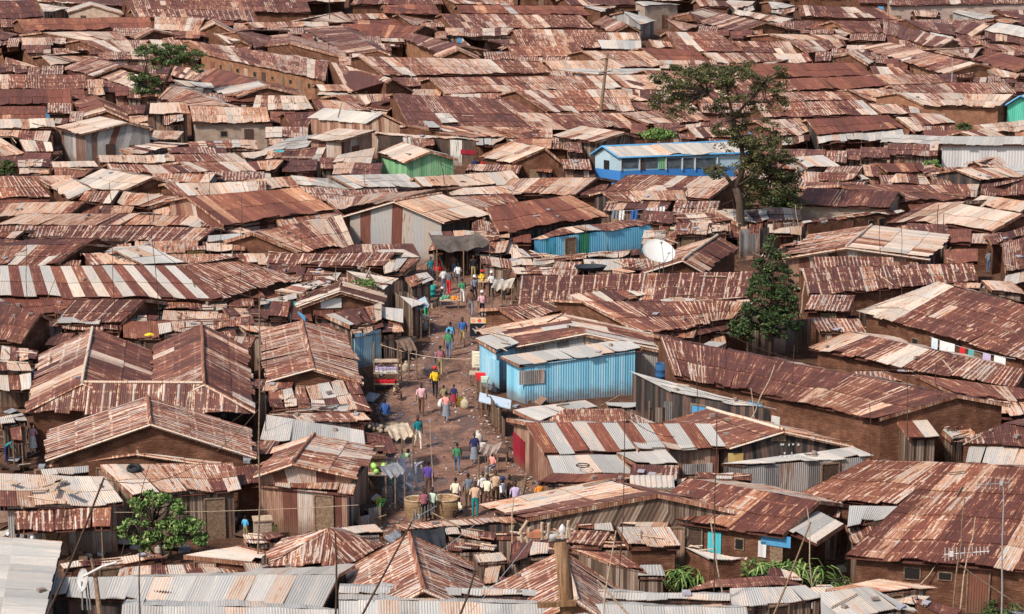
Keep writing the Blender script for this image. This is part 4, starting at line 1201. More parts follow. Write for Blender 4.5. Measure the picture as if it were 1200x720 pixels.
        o0 = len(V)
        V.extend([Vector(v) for v in mb.v]); F.extend([tuple(o0+i for i in f) for f in mb.f]); mats.extend([0]*len(mb.f))
    me = D.meshes.new('person'); me.from_pydata([tuple(v) for v in V], [], F)
    sk1 = SKIN
    for mm in (SKIN, M['steel'], M['void'], HAIR, SHOE, EYE, LIP): me.materials.append(mm)
    me.polygons.foreach_set('material_index', mats); me.polygons.foreach_set('use_smooth', [True]*len(F))
    return me, hc
SKIN = simple('dark brown skin', (.075, .035, .022), .55, .12); HAIR = simple('black hair', (.012, .01, .01), .8)
SHOE = simple('dark shoes', (.05, .04, .035)); EYE = simple('eye whites', (.5, .47, .42), .3); LIP = simple('lips', (.12, .04, .035), .5)
CLOTH = {}
def cloth(c):
    k = tuple(c)
    if k not in CLOTH:
        m = N('cloth', .9, .1); p = m.pos(); n = m.noise(p, 14, 4, .6)
        base = m.ramp(n, [(.3, tuple(q*.75 for q in k)), (.7, tuple(min(1, q*1.25) for q in k))])
        if k in (C['pink'], C['lilac'], C['coral'], C['maroon'], C['slate'], C['mint'], C['camo'], C['tan']):
            w = m.n('ShaderNodeTexWave'); w.inputs['Scale'].default_value = 9; w.inputs['Distortion'].default_value = 3; m.put(w.inputs['Vector'], p)
            base = m.mix(m.math('MULTIPLY', m.math('GREATER_THAN', w.outputs['Fac'], .72), .55), base, (.55, .5, .45))
        m.color(base); CLOTH[k] = m.m
    return CLOTH[k]
C = dict(red=(.62, .03, .04), white=(.72, .70, .68), grey=(.14, .14, .15), black=(.02, .02, .025), green=(.06, .26, .12), lime=(.45, .62, .3), pink=(.68, .36, .40), yellow=(.80, .50, .03),
         navy=(.03, .035, .11), blue=(.05, .12, .34), cyan=(.10, .42, .68), teal=(.02, .20, .22), beige=(.55, .45, .33), cream=(.72, .65, .5), coral=(.82, .26, .22), purple=(.10, .06, .30), brown=(.13, .07, .05),
         jean=(.10, .16, .26), maroon=(.28, .03, .08), orange=(.85, .3, .05), tan=(.6, .38, .24), lilac=(.48, .38, .6), khaki=(.32, .26, .13), slate=(.12, .16, .22), mint=(.45, .6, .48), camo=(.2, .2, .25), darkred=(.3, .03, .05), bgreen=(.04, .42, .16))
POSES = {}
def person(px, py, pose, rz, top, bot, label, h=1.72, cap=None, skirt=None, z=0.05, group=None):
    if pose not in POSES: POSES[pose] = person_template(pose)
    me, hc = POSES[pose]
    o = D.objects.new('person', me); COL.objects.link(o)
    base = P(px, py, z); o.location = base; o.rotation_euler = (0, 0, math.radians(rz)); k = h/1.75; o.scale = (k, k, k)
    for i, mt in ((1, cloth(C[top])), (2, cloth(C[bot]))):
        o.material_slots[i].link = 'OBJECT'; o.material_slots[i].material = mt
    tag(o, label, 'person', group)
    if cap:
        mb = MB(); mb.lathe(hc+Vector((0, .005, .03)), [(.104, -.02), (.106, .03), (.09, .075), (.05, .105), (.0, .112)], 14, sy=1.12)
        mb.box(hc+Vector((0, -.13, .02)), .13, .1, .012)
        mb.build('cap', cloth(C[cap]), o, smooth=False)
    if skirt:
        col, ln = skirt
        mb = MB()
        if pose == 'sit': mb.lathe((0, -.2, .3), [(.3, 0), (.3, .12), (.22, .22), (.13, .26)], 14)
        else: mb.lathe((0, 0, 0), [(.235, 1-ln), (.20, 1-ln*.6), (.165, .93), (.14, 1.03)], 16, sy=.85)
        mb.build('skirt', cloth(C[col]), o, smooth=True)
    return o
def people():
    X = [
     (512, 321, 'sit', 40, 'red', 'red', 'person in red sitting at the alley\'s far end', 1.7, None, ('red', .6)),
     (520, 343, 'stand', 20, 'white', 'jean', 'person in white shirt beside a red-trousered one', 1.7),
     (526, 346, 'walk', 170, 'grey', 'red', 'person in grey jacket and bright red trousers walking away', 1.75),
     (537, 337, 'walk', 180, 'white', 'grey', 'person in loose white shirt, mid alley top', 1.65),
     (542, 355, 'walk', 185, 'green', 'white', 'person in green top and white shorts', 1.6),
     (555, 329, 'stand', 0, 'black', 'khaki', 'person in black waistcoat, upper alley', 1.75),
     (565, 337, 'sit', 10, 'yellow', 'brown', 'seated vendor in yellow with a red cap', 1.65, 'red', None),
     (579, 322, 'walk', 175, 'white', 'beige', 'person in wide white shirt farthest up the alley', 1.78),
     (576, 349, 'walk', 190, 'white', 'black', 'person in pale shirt, dark trousers and cap, right side', 1.75, 'white', None),
     (552, 371, 'walk', 175, 'brown', 'slate', 'person in brown jacket walking up the alley', 1.78),
     (556, 353, 'walk', 20, 'slate', 'black', 'person with white cap in dark striped top', 1.7, 'white', None),
     (565, 373, 'walk', 180, 'pink', 'black', 'person in pale pink shirt and white cap', 1.75, 'white', None),
     (583, 378, 'bend', 60, 'navy', 'navy', 'child bending down in dark blue by the rubble', 1.25, 'white', None),
     (520, 359, 'sit', -60, 'slate', 'grey', 'seated vendor with white cap by the fruit table', 1.7, 'white', None),
     (528, 411, 'walk', 180, 'cyan', 'slate', 'person in sky blue shirt behind one in green', 1.72),
     (526, 420, 'walk', 175, 'green', 'jean', 'person in green shirt and jeans, mid alley', 1.75),
     (542, 406, 'walk', 5, 'blue', 'khaki', 'person in blue football shirt with red sleeves', 1.78),
     (499, 375, 'carry', 60, 'cream', 'bgreen', 'person in cream top and bright green trousers', 1.7),
     (516, 441, 'walk', 175, 'maroon', 'khaki', 'person in dark maroon top and khaki trousers', 1.78),
     (510, 467, 'walk', 178, 'yellow', 'black', 'person in bright yellow shirt and red cap', 1.78, 'red', None),
     (494, 487, 'walk', 0, 'pink', 'brown', 'person in pink shirt under a beige jacket', 1.8),
     (523, 495, 'walk', 170, 'coral', 'slate', 'person in coral top carrying a white bag', 1.68, None, ('slate', .62)),
     (520, 479, 'stand', 190, 'khaki', 'brown', 'child in olive top behind the coral one', 1.3),
     (532, 478, 'stand', 170, 'navy', 'maroon', 'child in dark top and maroon skirt', 1.3, None, ('darkred', .5)),
     (452, 496, 'sit', 200, 'blue', 'slate', 'person in blue jacket sitting with back turned', 1.75),
     (490, 527, 'walk', 20, 'teal', 'cream', 'person in teal jacket and cream trousers', 1.78),
     (471, 562, 'bend', 150, 'lime', 'lilac', 'person in lime top bending over the smoking stall', 1.75, None, ('lilac', .8)),
     (489, 566, 'bend', 60, 'camo', 'slate', 'person in mottled grey leaning forward', 1.6),
     (502, 583, 'stand', 170, 'purple', 'brown', 'person in deep purple shirt, lower alley', 1.78),
     (536, 554, 'walk', 185, 'green', 'jean', 'child in green vest with orange sleeves', 1.5),
     (556, 546, 'stand', 10, 'navy', 'slate', 'person in dark jumper and skirt by the benches', 1.68, None, ('slate', .62)),
     (483, 592, 'bend', -70, 'white', 'beige', 'person in white leaning over the woven basket', 1.6),
     (497, 613, 'stand', 15, 'maroon', 'black', 'person in plum top with scarf before the basket', 1.65),
     (507, 611, 'stand', -20, 'mint', 'black', 'person in pale mint top before the basket', 1.62),
     (534, 600, 'stand', 170, 'cream', 'brown', 'person in cream shirt at the basket\'s right', 1.65),
     (540, 608, 'sit', -60, 'cream', 'black', 'child in patterned top sitting beside basket', 1.4),
     (557, 607, 'stand', 0, 'tan', 'teal', 'person in tan vest with blue sleeves', 1.75),
     (566, 594, 'stand', 30, 'white', 'black', 'person in white behind the pale yellow shirt', 1.7),
     (571, 599, 'stand', -20, 'cream', 'brown', 'person in pale yellow shirt in the waiting group', 1.75),
     (581, 594, 'stand', 10, 'tan', 'brown', 'person in peach shirt in the waiting group', 1.78),
     (589, 601, 'walk', 60, 'white', 'black', 'person in white shirt and dark cap, waiting group', 1.72, 'navy', None),
     (604, 606, 'stand', 0, 'lilac', 'slate', 'person in lilac patterned shirt behind the roof', 1.72),
     (632, 600, 'stand', 20, 'orange', 'lilac', 'child in orange and lilac by the red kiosk', 1.5),
     (39, 533, 'stand', 10, 'pink', 'white', 'person with black headcloth and pink shawl', 1.65, 'black', ('white', .6)),
     (8, 543, 'bend', 80, 'teal', 'navy', 'person in teal bending in the dark left yard', 1.6),
     (288, 632, 'stand', 160, 'cyan', 'khaki', 'small child in bright blue by a doorway', 1.1),
     (556, 208, 'stand', 0, 'navy', 'black', 'person in dark blue in the distant market, left', 1.7),
     (566, 209, 'stand', 30, 'red', 'jean', 'person in red in the distant market', 1.7),
     (575, 210, 'stand', -20, 'blue', 'white', 'person in blue in the distant market', 1.7),
     (590, 209, 'stand', 10, 'pink', 'beige', 'person in pale pink in the distant market', 1.7),
     (582, 207, 'walk', 70, 'white', 'jean', 'person in white in the distant market', 1.7),
     (623, 210, 'walk', 90, 'cyan', 'grey', 'person in sky blue right of distant market', 1.7),
     (641, 213, 'walk', 20, 'white', 'grey', 'person in white standing apart, right of market', 1.75),
     (446, 174, 'stand', 10, 'maroon', 'pink', 'person in magenta by the beige stall', 1.6),
     (612, 247, 'stand', 0, 'lilac', 'navy', 'person at the blue shop fronts, left end', 1.4),
     (1158, 320, 'stand', 20, 'slate', 'jean', 'person in the dark passage on the right', 1.65),
    ]
    X += [
     (458, 548, 'sit', 60, 'maroon', 'brown', 'seller in maroon sitting behind the rolled goods', 1.6),
     (462, 470, 'sit', 80, 'tan', 'brown', 'seller in tan seated by the shelf stand', 1.6),
     (470, 420, 'stand', 70, 'slate', 'black', 'person in slate blue in the left stalls\' shade', 1.65),
     (488, 366, 'sit', 60, 'purple', 'black', 'seller in purple at the upper left tables', 1.6),
     (505, 330, 'stand', 20, 'teal', 'slate', 'person in teal among the upper left stalls', 1.7),
     (532, 326, 'walk', 160, 'brown', 'jean', 'person in brown walking near the canvas awning', 1.7),
     (545, 318, 'stand', -20, 'navy', 'black', 'person in navy under the canvas awning', 1.7),
     (570, 312, 'stand', 10, 'grey', 'brown', 'person in grey farthest right under the canvas', 1.7),
     (526, 314, 'sit', 0, 'lilac', 'brown', 'seller in lilac sitting under the canvas awning', 1.6),
     (596, 352, 'sit', -60, 'brown', 'black', 'seller in brown behind the blue bundles', 1.6),
     (583, 395, 'sit', -60, 'grey', 'slate', 'seller in grey by the rubble, alley\'s right side', 1.6),
     (573, 455, 'stand', -80, 'orange', 'brown', 'child in orange behind the plank counter', 1.3),
     (578, 556, 'sit', -40, 'coral', 'slate', 'person in coral seated by the rough table', 1.6),
     (463, 590, 'stand', 60, 'green', 'black', 'person in green beside the cabbage stall', 1.65),
     (480, 576, 'sit', 40, 'grey', 'brown', 'person in grey sitting by the black pot', 1.6),
     (549, 596, 'stand', 200, 'slate', 'khaki', 'person in slate shirt left of the waiting group', 1.7),
     (597, 598, 'stand', -30, 'brown', 'black', 'person in brown at the waiting group\'s right', 1.7),
    ]
    for a in X: person(*a)
    for i, (x, y, lab) in enumerate(((470, 420, 'round basket of charcoal by the left stalls'), (466, 434, 'second basket of charcoal by the left stalls'), (583, 420, 'basket of tomatoes at the right rubble'))):
        b = P(x, y, .05); mb = MB(); mb.lathe(b, [(.2, 0), (.28, .25), (.3, .27), (.24, .2), (0, .22)], 14); tag(mb.build('basket', M['palewood'] if i < 2 else cloth(C['red']), None, b), lab, 'basket')
# ------------------------------------------------------------------ vegetation
LEAF = {}
def leafmat(name, a, b, c):
    m = N(name, .6, .3); at = m.n('ShaderNodeAttribute', attribute_name='sh'); sp = m.n('ShaderNodeSeparateColor'); m.put(sp.inputs[0], at.outputs['Color'])
    m.color(m.ramp(sp.outputs[0], [(0, a), (.5, b), (1, c)])); m.b.inputs['Subsurface Weight'].default_value = 0
    return m.m
def leaves(mb, R, c, rr, n, size, flat=.6, long=1.6):
    for _ in range(n):
        while True:
            d = Vector((R.uniform(-1, 1), R.uniform(-1, 1), R.uniform(-1, 1)))
            if d.length < 1: break
        p = Vector(c)+Vector((d.x*rr[0], d.y*rr[1], d.z*rr[2]))
        a = Vector((R.gauss(0, 1), R.gauss(0, 1), R.gauss(0, flat))).normalized(); b = a.cross(Vector((R.gauss(0, 1), R.gauss(0, 1), R.gauss(0, 1)))).normalized()
        s = size*R.uniform(.6, 1.4); v = R.random()
        mb.face([p-a*s*long*.5, p+b*s*.4, p+a*s*long*.5, p-b*s*.4], None, (v, 0, 0, 0))
def crown(mb, R, blobs, size, dens, flat=.6, cl=.45, long=1.6):
    for c, r in blobs:
        vol = r[0]*r[1]*r[2]; k = max(6, int(dens*5*vol/(cl**3)))
        for _ in range(k):
            while True:
                d = Vector((R.uniform(-1, 1), R.uniform(-1, 1), R.uniform(-1, 1)))
                if .35 < d.length < 1.05: break
            p = Vector(c)+Vector((d.x*r[0], d.y*r[1], d.z*r[2])); q = cl*R.uniform(.5, 1.15)
            leaves(mb, R, p, (q, q, q*.5), int(64*R.uniform(.6, 1.3)), size, flat, long)
def tree(label, base, limbs, blobs, mat, size=.11, dens=.35, cat='tree', name='broadleaf_tree', cl=.45, seed=1, flat=.6, bark='bark'):
    R = random.Random(seed); base = Vector(base)
    t = empty(name, base, label, cat)
    mb = MB()
    for pts, r0, r1 in limbs:
        n = len(pts); mb.tube([Vector(p) for p in pts], [lerp(r0, r1, i/(n-1)) for i in range(n)], 8)
    # branches into the blobs
    tips = [Vector(l[0][-1]) for l in limbs]
    for c, r in blobs:
        s = min(tips, key=lambda q: (q-Vector(c)).length)
        for _ in range(4):
            e = Vector(c)+Vector((R.uniform(-.8, .8)*r[0], R.uniform(-.8, .8)*r[1], R.uniform(-.2, .6)*r[2]))
            mid = lerp(s, e, .5)+Vector((R.uniform(-.2, .2), R.uniform(-.2, .2), R.uniform(-.1, .3)))
            mb.tube([s, mid, e], [.07, .045, .015], 5)
    mb.build('trunk', BARK, t, base, smooth=True)
    mb = MB(); crown(mb, R, blobs, size, dens, flat, cl); mb.build('crown', mat, t, base)
    return t
BARK = simple('bark', (.075, .052, .038), .95, .35, 8)
def vegetation():
    dk = leafmat('dark acacia leaves', (.035, .042, .016), (.075, .08, .028), (.14, .125, .05))
    md = leafmat('mid green leaves', (.03, .055, .018), (.065, .10, .03), (.15, .20, .065))
    dg = leafmat('deep green leaves', (.015, .034, .012), (.04, .07, .022), (.12, .15, .05))
    br = leafmat('bright leaves', (.05, .11, .025), (.11, .20, .045), (.32, .38, .14))
    # tall flat-topped acacia
    Y = P(868, 292).y
    q = lambda x, y, dy=0: Q(x, y, Y+dy)
    B = lambda x, y, rx, rz, dy=0, ry=None: (q(x, y, dy), (rx/16.3, (ry or rx)/16.3, rz/16.3))
    limbs = [([q(868, 292), q(868, 262), q(867, 238), q(862, 220)], .34, .24), ([q(862, 222), q(850, 205), q(838, 196)], .16, .09), ([q(862, 222), q(872, 195), q(868, 165), q(858, 140)], .22, .12),
             ([q(868, 165), q(850, 135), q(830, 110)], .12, .05), ([q(858, 140), q(880, 115), q(895, 98)], .12, .05), ([q(872, 195, 1), q(895, 175, 1), q(912, 165, 1)], .15, .06), ([q(862, 150), q(855, 120), q(850, 95)], .12, .05), ([q(866, 240, 1), q(885, 215, 1), q(905, 205, 1)], .12, .05)]
    bl = [B(795, 92, 28, 8), B(830, 86, 30, 8, .5), B(865, 88, 28, 8, -.5), B(895, 100, 22, 10), B(785, 112, 22, 10), B(815, 108, 20, 9, 1), B(855, 112, 20, 9, -1), B(905, 122, 16, 10), B(842, 98, 24, 8), B(790, 133, 13, 8),
          B(885, 120, 15, 9, 1), B(842, 150, 16, 10), B(870, 160, 22, 12), B(895, 175, 25, 13), B(915, 195, 24, 16, 1), B(900, 215, 30, 18, 1), B(925, 222, 16, 14, 1), B(880, 195, 20, 14), B(845, 203, 18, 7), B(832, 203, 12, 5, -.5), B(915, 160, 16, 9, 1), B(885, 235, 22, 10, 1.5), B(855, 170, 13, 8), B(870, 137, 10, 8), B(775, 92, 12, 7, 1), B(910, 85, 12, 7), B(768, 118, 8, 9), B(812, 80, 26, 5, 1), B(862, 78, 24, 5, 1), B(925, 205, 14, 12, 1), B(838, 130, 14, 7, 1), B(898, 150, 14, 8), B(806, 125, 12, 6, -1), B(935, 238, 10, 8, 1), B(893, 165, 20, 8, -1)]
    tree('tall dark acacia with a broad flat crown beside the blue school', q(868, 292), limbs, bl, dk, .115, .5, seed=3, cl=.55, name='acacia_tree')
    Y = P(180, 135).y; s2 = scale_at(P(180, 135)); q = lambda x, y, dy=0: Q(x, y, Y+dy); B = lambda x, y, rx, rz, dy=0: (q(x, y, dy), (rx/s2, rx/s2*.8, rz/s2))
    tree('small flat-topped tree among the rust roofs, upper left', q(181, 135), [([q(181, 135), q(187, 110), q(193, 98)], .26, .18), ([q(193, 98), q(200, 84), q(206, 72)], .17, .08), ([q(190, 104), q(180, 98), q(172, 98)], .14, .07)],
         [B(175, 58, 16, 6), B(198, 58, 24, 6), B(222, 64, 18, 7), B(232, 78, 9, 9), B(200, 68, 22, 6), B(185, 76, 12, 5), B(165, 62, 11, 4), B(172, 93, 17, 8), B(168, 105, 15, 8), B(182, 110, 10, 7), B(158, 90, 8, 5), B(215, 74, 12, 5)], md, .12, .6, seed=4, cl=.5, name='acacia_tree')
    Y = P(905, 425).y; s2 = 20.5; q = lambda x, y, dy=0: Q(x, y, Y+dy); B = lambda x, y, rx, rz, dy=0: (q(x, y, dy), (rx/s2, rx/s2*.8, rz/s2))
    tree('upright dark green bushy tree before the nail-row roofs', q(903, 425), [([q(903, 425), q(904, 380), q(905, 330), q(902, 290)], .16, .05), ([q(904, 390), q(885, 370), q(875, 365)], .09, .04), ([q(904, 360), q(922, 345)], .07, .03)],
         [B(903, 285, 7, 10), B(902, 302, 14, 11), B(905, 320, 20, 12), B(898, 338, 22, 13), B(918, 345, 20, 12), B(890, 360, 20, 12), B(912, 368, 24, 13), B(880, 380, 22, 13), B(905, 385, 22, 12), B(870, 392, 13, 9), B(932, 355, 9, 12), B(925, 330, 9, 14), B(893, 310, 9, 8), B(935, 378, 10, 9), B(885, 345, 10, 9), B(922, 312, 7, 12), B(865, 378, 10, 8)], dg, .095, .42, seed=5, cl=.33)
    Y = P(192, 662).y; s2 = 28.5; q = lambda x, y, dy=0: Q(x, y, Y+dy); B = lambda x, y, rx, rz, dy=0: (q(x, y, dy), (rx/s2, rx/s2*.7, rz/s2))
    tree('bright leafy bush against the left plank wall', q(192, 662), [([q(192, 662), q(188, 640), q(180, 615)], .07, .03), ([q(195, 655), q(210, 630)], .05, .02), ([q(185, 655), q(165, 630)], .05, .02)],
         [B(160, 598, 14, 12), B(155, 620, 14, 14), B(178, 588, 14, 10), B(195, 590, 15, 12), B(205, 612, 20, 14), B(225, 622, 16, 12), B(180, 615, 18, 14), B(170, 635, 14, 10), B(235, 632, 9, 8), B(195, 635, 18, 10), B(208, 595, 9, 9)], br, .12, .42, 'shrub', 'leafy_shrub', .3, 6, 1.0)
    def shrub(x, y, rx, rz, lab, mat, s=.09, seed=1, z=0, dens=.5):
        Y = P(x, y, z).y; sc = scale_at(P(x, y, z)); c = Q(x, y-rz*.9, Y); b = P(x, y, z)
        tree(lab, b, [([b, lerp(b, c, .6)], .05, .03)], [(c, (rx/sc, rx/sc*.8, rz/sc)), (c+Vector((rx/sc*.4, 0, -rz/sc*.3)), (rx/sc*.6, rx/sc*.5, rz/sc*.6))], mat, s, dens, 'shrub', 'shrub', .3, seed)
    shrub(1091, 205, 12, 9, 'small round green bush by the white warehouse', br, .12, 11, 1.2)
    shrub(8, 206, 10, 9, 'grey-green bush at the left edge', md, .12, 12, 1)
    shrub(770, 163, 22, 6, 'pale green low bush above the school roof', br, .12, 13, 2, .4)
    shrub(973, 217, 12, 4, 'grass tuft topped mound right of the acacia', br, .09, 14, 1.6)
    shrub(916, 248, 26, 14, 'dark bush crowding the acacia trunk', md, .12, 15, 0)
    shrub(845, 236, 14, 12, 'thin bush left of the acacia trunk', md, .1, 16, 0, .25)
    shrub(922, 176, 13, 6, 'low green bush right of acacia\'s shoulder', br, .1, 17, 0)
    shrub(783, 283, 14, 7, 'brownish shrub heap beside the shop fronts', dk, .1, 18, 1)
    shrub(1128, 152, 10, 4, 'tiny bush against the tall earth wall', md, .1, 19, .5)
    shrub(1180, 720, 40, 9, 'low tangle of weeds in the bottom right corner', md, .07, 20, 0, .5)
    shrub(1135, 700, 20, 10, 'weeds below the long mud wall', md, .07, 21, 0, .5)
    shrub(765, 637, 20, 4, 'bright grass clump by the little awning', br, .06, 22, .9, .8)
    shrub(985, 690, 12, 8, 'weeds at the foot of the corner rubble', br, .06, 23, 0, .6)
    shrub(423, 334, 16, 3, 'green growth on the plank stall cover', br, .07, 24, 2.2, .9)
    shrub(1000, 668, 8, 10, 'tall weeds by the broken wall corner', md, .07, 25, 0, .6)
    # maize-like plants
    def blades(x, y, n, seed, lab, grp, h=1.2, z=.0):
        R = random.Random(seed)
        for _ in range(n):
            b = P(x[0]+R.random()*(x[1]-x[0]), y+R.uniform(-4, 4), z); t = empty('maize_plant', b, lab, 'plant', grp)
            mb = MB(); mb.tube([b, b+Vector((0, 0, h*.6))], [.02, .01], 5); mb.build('stem', br, t, b)
            mb = MB()
            for k in range(9):
                a = R.random()*6.28; ln = h*R.uniform(.5, .95); z0 = R.uniform(.1, .6)*h; d = Vector((math.cos(a), math.sin(a), 0)); sd = Vector((-d.y, d.x, 0))*.04
                p = [b+Vector((0, 0, z0)), b+Vector((0, 0, z0))+d*ln*.3+Vector((0, 0, ln*.4)), b+Vector((0, 0, z0))+d*ln*.65+Vector((0, 0, ln*.35)), b+Vector((0, 0, z0))+d*ln*.95+Vector((0, 0, ln*.02))]
                w = [.5, 1.1, .8, .08]; v = R.random()
                for i in range(3): mb.face([p[i]-sd*w[i], p[i]+sd*w[i], p[i+1]+sd*w[i+1], p[i+1]-sd*w[i+1]], None, (v, 0, 0, 0))
            mb.build('leaves', br, t, b)
            if z > 5: return
    blades((752, 832), 692, 22, 31, 'green strap-leaved plant in the bed below the orange flowers', 'strap-leaved plants right of the foreground pole')
    blades((868, 972), 688, 24, 32, 'green maize-like plant in front of the blue door', 'maize plants before the blue door')
    blades((700, 720), 690, 1, 33, 'single small plant right of the foreground pole', None, .8)
    blades((800, 868), 684, 8, 34, 'young green plant between the two planted beds', 'young plants between the beds', .8)
    R = random.Random(2); fl = cloth((.85, .2, .02))
    for i, (x, y, lab) in enumerate(((781, 660, 'left one of the two orange flower heads'), (790, 664, 'right one of the two orange flower heads'))):
        c = Q(x, y, P(785, 692).y); g = Vector((c.x, c.y, 0)); t = empty('flower', g, lab, 'flower')
        mb = MB(); mb.tube([g, c], .012, 5); mb.build('stem', br, t, g)
        mb = MB()
        for k in range(10):
            a = k*.63; d = Vector((math.cos(a), math.sin(a), R.uniform(-.2, .5)))*.14; sd = Vector((-d.y, d.x, 0))*.3
            mb.face([c, c+d*.6-sd, c+d, c+d*.6+sd])
        mb.build('petals', fl, t, g)
# ------------------------------------------------------------------ poles, aerials, wires
def pole(x0, y0, x1, y1, lab, r=.035, z=2.3, mat='darkwood', yagi=0, name='aerial_mast', cat='mast', bend=.06):
    b = P(x0, y0, z); t = Q(x1, y1, b.y); d = (t-b)/max(.1, (t.z-b.z)); g = b-d*b.z; g.z = 0
    o = empty(name, g, lab, cat); mb = MB(); R = random.Random(int(x0*7+y0))
    n = 6; pts = [lerp(g, t, k/n)+Vector((R.uniform(-bend, bend), 0, 0))*(k % n > 0) for k in range(n+1)]
    mb.tube(pts, [r*lerp(1.2, .75, k/n) for k in range(n+1)], 6); mb.build('pole', M[mat], o, g)
    if yagi:
        a = math.radians(yagi); d = Vector((math.cos(a), math.sin(a), .03)); s = Vector((0, 0, 1)); mb = MB(); L = 1.3
        c = t+Vector((0, 0, -.15)); mb.tube([c-d*.3, c+d*L], .018, 5)
        for k in range(8):
            q = c+d*(-.25+k*.2); w = .32-.02*k; mb.tube([q-s*w, q+s*w], .011, 4)
        mb.build('aerial', M['steel'], o, g)
        mb = MB(); mb.box(c+d*.1, .1, .1, .14); mb.build('junction_box', M['grey'], o, g)
    return t
def poles():
    A = 'thin aerial mast '
    pole(57, 722, 122, 560, 'long leaning dark stick crossing the lower left corner', .05, 4.5)
    pole(66, 636, 78, 588, 'short dark post before the left corrugated wall', .04, .8)
    pole(163, 722, 166, 596, 'slim mast right of the small bottom dish', .03, 4)
    pole(158, 600, 175, 545, 'thin mast in front of the leafy bush', .02, 2.5)
    pole(394, 722, 393, 625, 'upright brown post on the long grey roof', .045, 4)
    pole(423, 722, 488, 602, 'leaning mast with a broken white aerial', .045, 4.2, yagi=60)
    pole(508, 606, 504, 490, 'thin bamboo with crossbar in the alley', .018, 0, 'palewood')
    pole(538, 722, 557, 668, 'leaning short stick on the blue-white roof', .05, 4)
    pole(601, 648, 602, 584, 'yellow bamboo post above the patched stall', .035, 1.5, 'palewood')
    pole(705, 722, 722, 622, 'whitish crooked stick right of the foreground pole', .03, 4, 'palewood', bend=.12)
    pole(737, 722, 700, 680, 'short diagonal stick on the blue-white roof', .05, 4, 'palewood')
    pole(727, 688, 732, 482, 'very tall thin mast right of the foreground pole', .022, 2)
    pole(838, 700, 840, 485, 'tall thin mast before the turquoise door', .025, 2.4)
    pole(846, 697, 833, 612, 'forked pale stick beside the turquoise door mast', .035, 2.4, 'palewood')
    pole(905, 722, 950, 612, 'leaning reddish stick at the bottom centre right', .04, 3.4, 'timber')
    pole(952, 692, 946, 596, 'pale bamboo post by the maize plants', .028, 1, 'palewood')
    pole(1118, 716, 1131, 584, 'dark mast beside the big aerial', .035, 1, 'timber')
    pole(1124, 714, 1143, 606, 'pale mast carrying the long comb aerial', .03, 1, 'palewood')
    pole(1063, 702, 1106, 652, 'slanting pale prop of the comb aerial', .025, .5, 'palewood')
    pole(1174, 722, 1176, 562, 'tall grey mast with an aerial, bottom right', .035, 1, 'steel', yagi=200)
    pole(1200, 715, 1122, 660, 'long slanting branch in the bottom right corner', .03, 1, 'timber')
    b = Q(1106, 650, P(1124, 714, 1).y)
    g = Vector((b.x, b.y, 0)); o = empty('comb_aerial', b, 'long white comb-like television aerial, lower right', 'aerial'); mb = MB()
    mb.tube([b, b+Vector((1.8, .2, .06))], .022, 5)
    for k in range(12): q = b+Vector((.05+k*.155, .02*k, .01*k)); mb.tube([q-Vector((0, .05, .26-.012*k)), q+Vector((0, .05, .26-.012*k))], .013, 4)
    mb.build('rods', M['whitetin'], o, b); mb = MB(); mb.box(b+Vector((.3, 0, .02)), .14, .1, .2); mb.build('junction_box', M['whitetin'], o, b)
    pole(303, 660, 304, 345, 'tallest mast, between the U-shaped and cream gable roofs', .035, 1.5, 'timber')
    pole(312, 520, 311, 400, 'short companion of the tallest mast', .02, 1.5)
    pole(293, 420, 293, 330, 'mast behind the tallest one', .02, 2)
    pole(134, 360, 128, 240, 'thin mast over the long striped roof, left', .02, 3)
    pole(32, 357, 31, 278, 'thin mast at the striped roof\'s left end', .02, 3)
    pole(58, 345, 72, 305, 'leaning twig aerial on the striped roof', .02, 3, 'timber')
    pole(184, 345, 173, 226, 'dark bent mast on the striped roof\'s middle', .022, 3)
    pole(282, 330, 283, 228, 'mast rising by the big red roof', .02, 3)
    pole(260, 300, 259, 255, 'short stick by the zinc box shed', .025, 2)
    pole(67, 235, 67, 221, 'stubby post on a creamy roof, left edge', .05, 2.4)
    pole(130, 235, 128, 214, 'twig aerial on the grey-cream roof', .03, 2.6)
    pole(246, 230, 245, 200, 'thin stick above the whitish roof', .02, 2.6)
    pole(354, 292, 352, 262, 'stick at the barn\'s left corner', .02, 2.6)
    pole(392, 345, 394, 304, 'leaning stick before the barn', .03, 2.6, 'timber')
    pole(428, 225, 427, 198, 'post on the wide grey roof', .025, 2.5)
    pole(526, 232, 515, 186, 'lamp-like bent pole by the green shed', .03, 2.4)
    pole(711, 265, 710, 225, 'mast over the hanging laundry, left', .022, 2.6)
    pole(684, 305, 686, 262, 'mast in front of the blue shop fronts', .022, 2)
    pole(735, 240, 738, 205, 'mast in front of the school, centre', .022, 2.5)
    pole(702, 213, 702, 182, 'dark mast before the school gable', .03, 0)
    pole(790, 365, 788, 290, 'mast right of the white dish', .025, 2.2)
    pole(668, 320, 669, 296, 'brown stub post behind the black basin', .06, 1.8, 'timber')
    pole(879, 495, 908, 428, 'crooked stick by the black tarred wall', .035, 1.8, 'palewood')
    pole(884, 497, 880, 455, 'stub beside the crooked stick', .03, 1.8, 'palewood')
    pole(817, 472, 820, 370, 'thin mast on the very long dark roof', .02, 2.6)
    pole(929, 450, 931, 405, 'thin mast right on the very long dark roof', .02, 2.8)
    pole(1063, 520, 1063, 440, 'white-topped mast in front of the mud wall', .024, 2.2)
    pole(1098, 480, 1097, 426, 'dark mast at the long roof\'s right corner', .024, 2.6)
    pole(1020, 545, 1019, 474, 'thin mast before the long mud wall', .022, 2)
    pole(1031, 345, 1031, 255, 'mast rising from the silvery gable', .022, 2.4)
    pole(1057, 335, 1056, 262, 'second mast of the silvery gable', .02, 2.4)
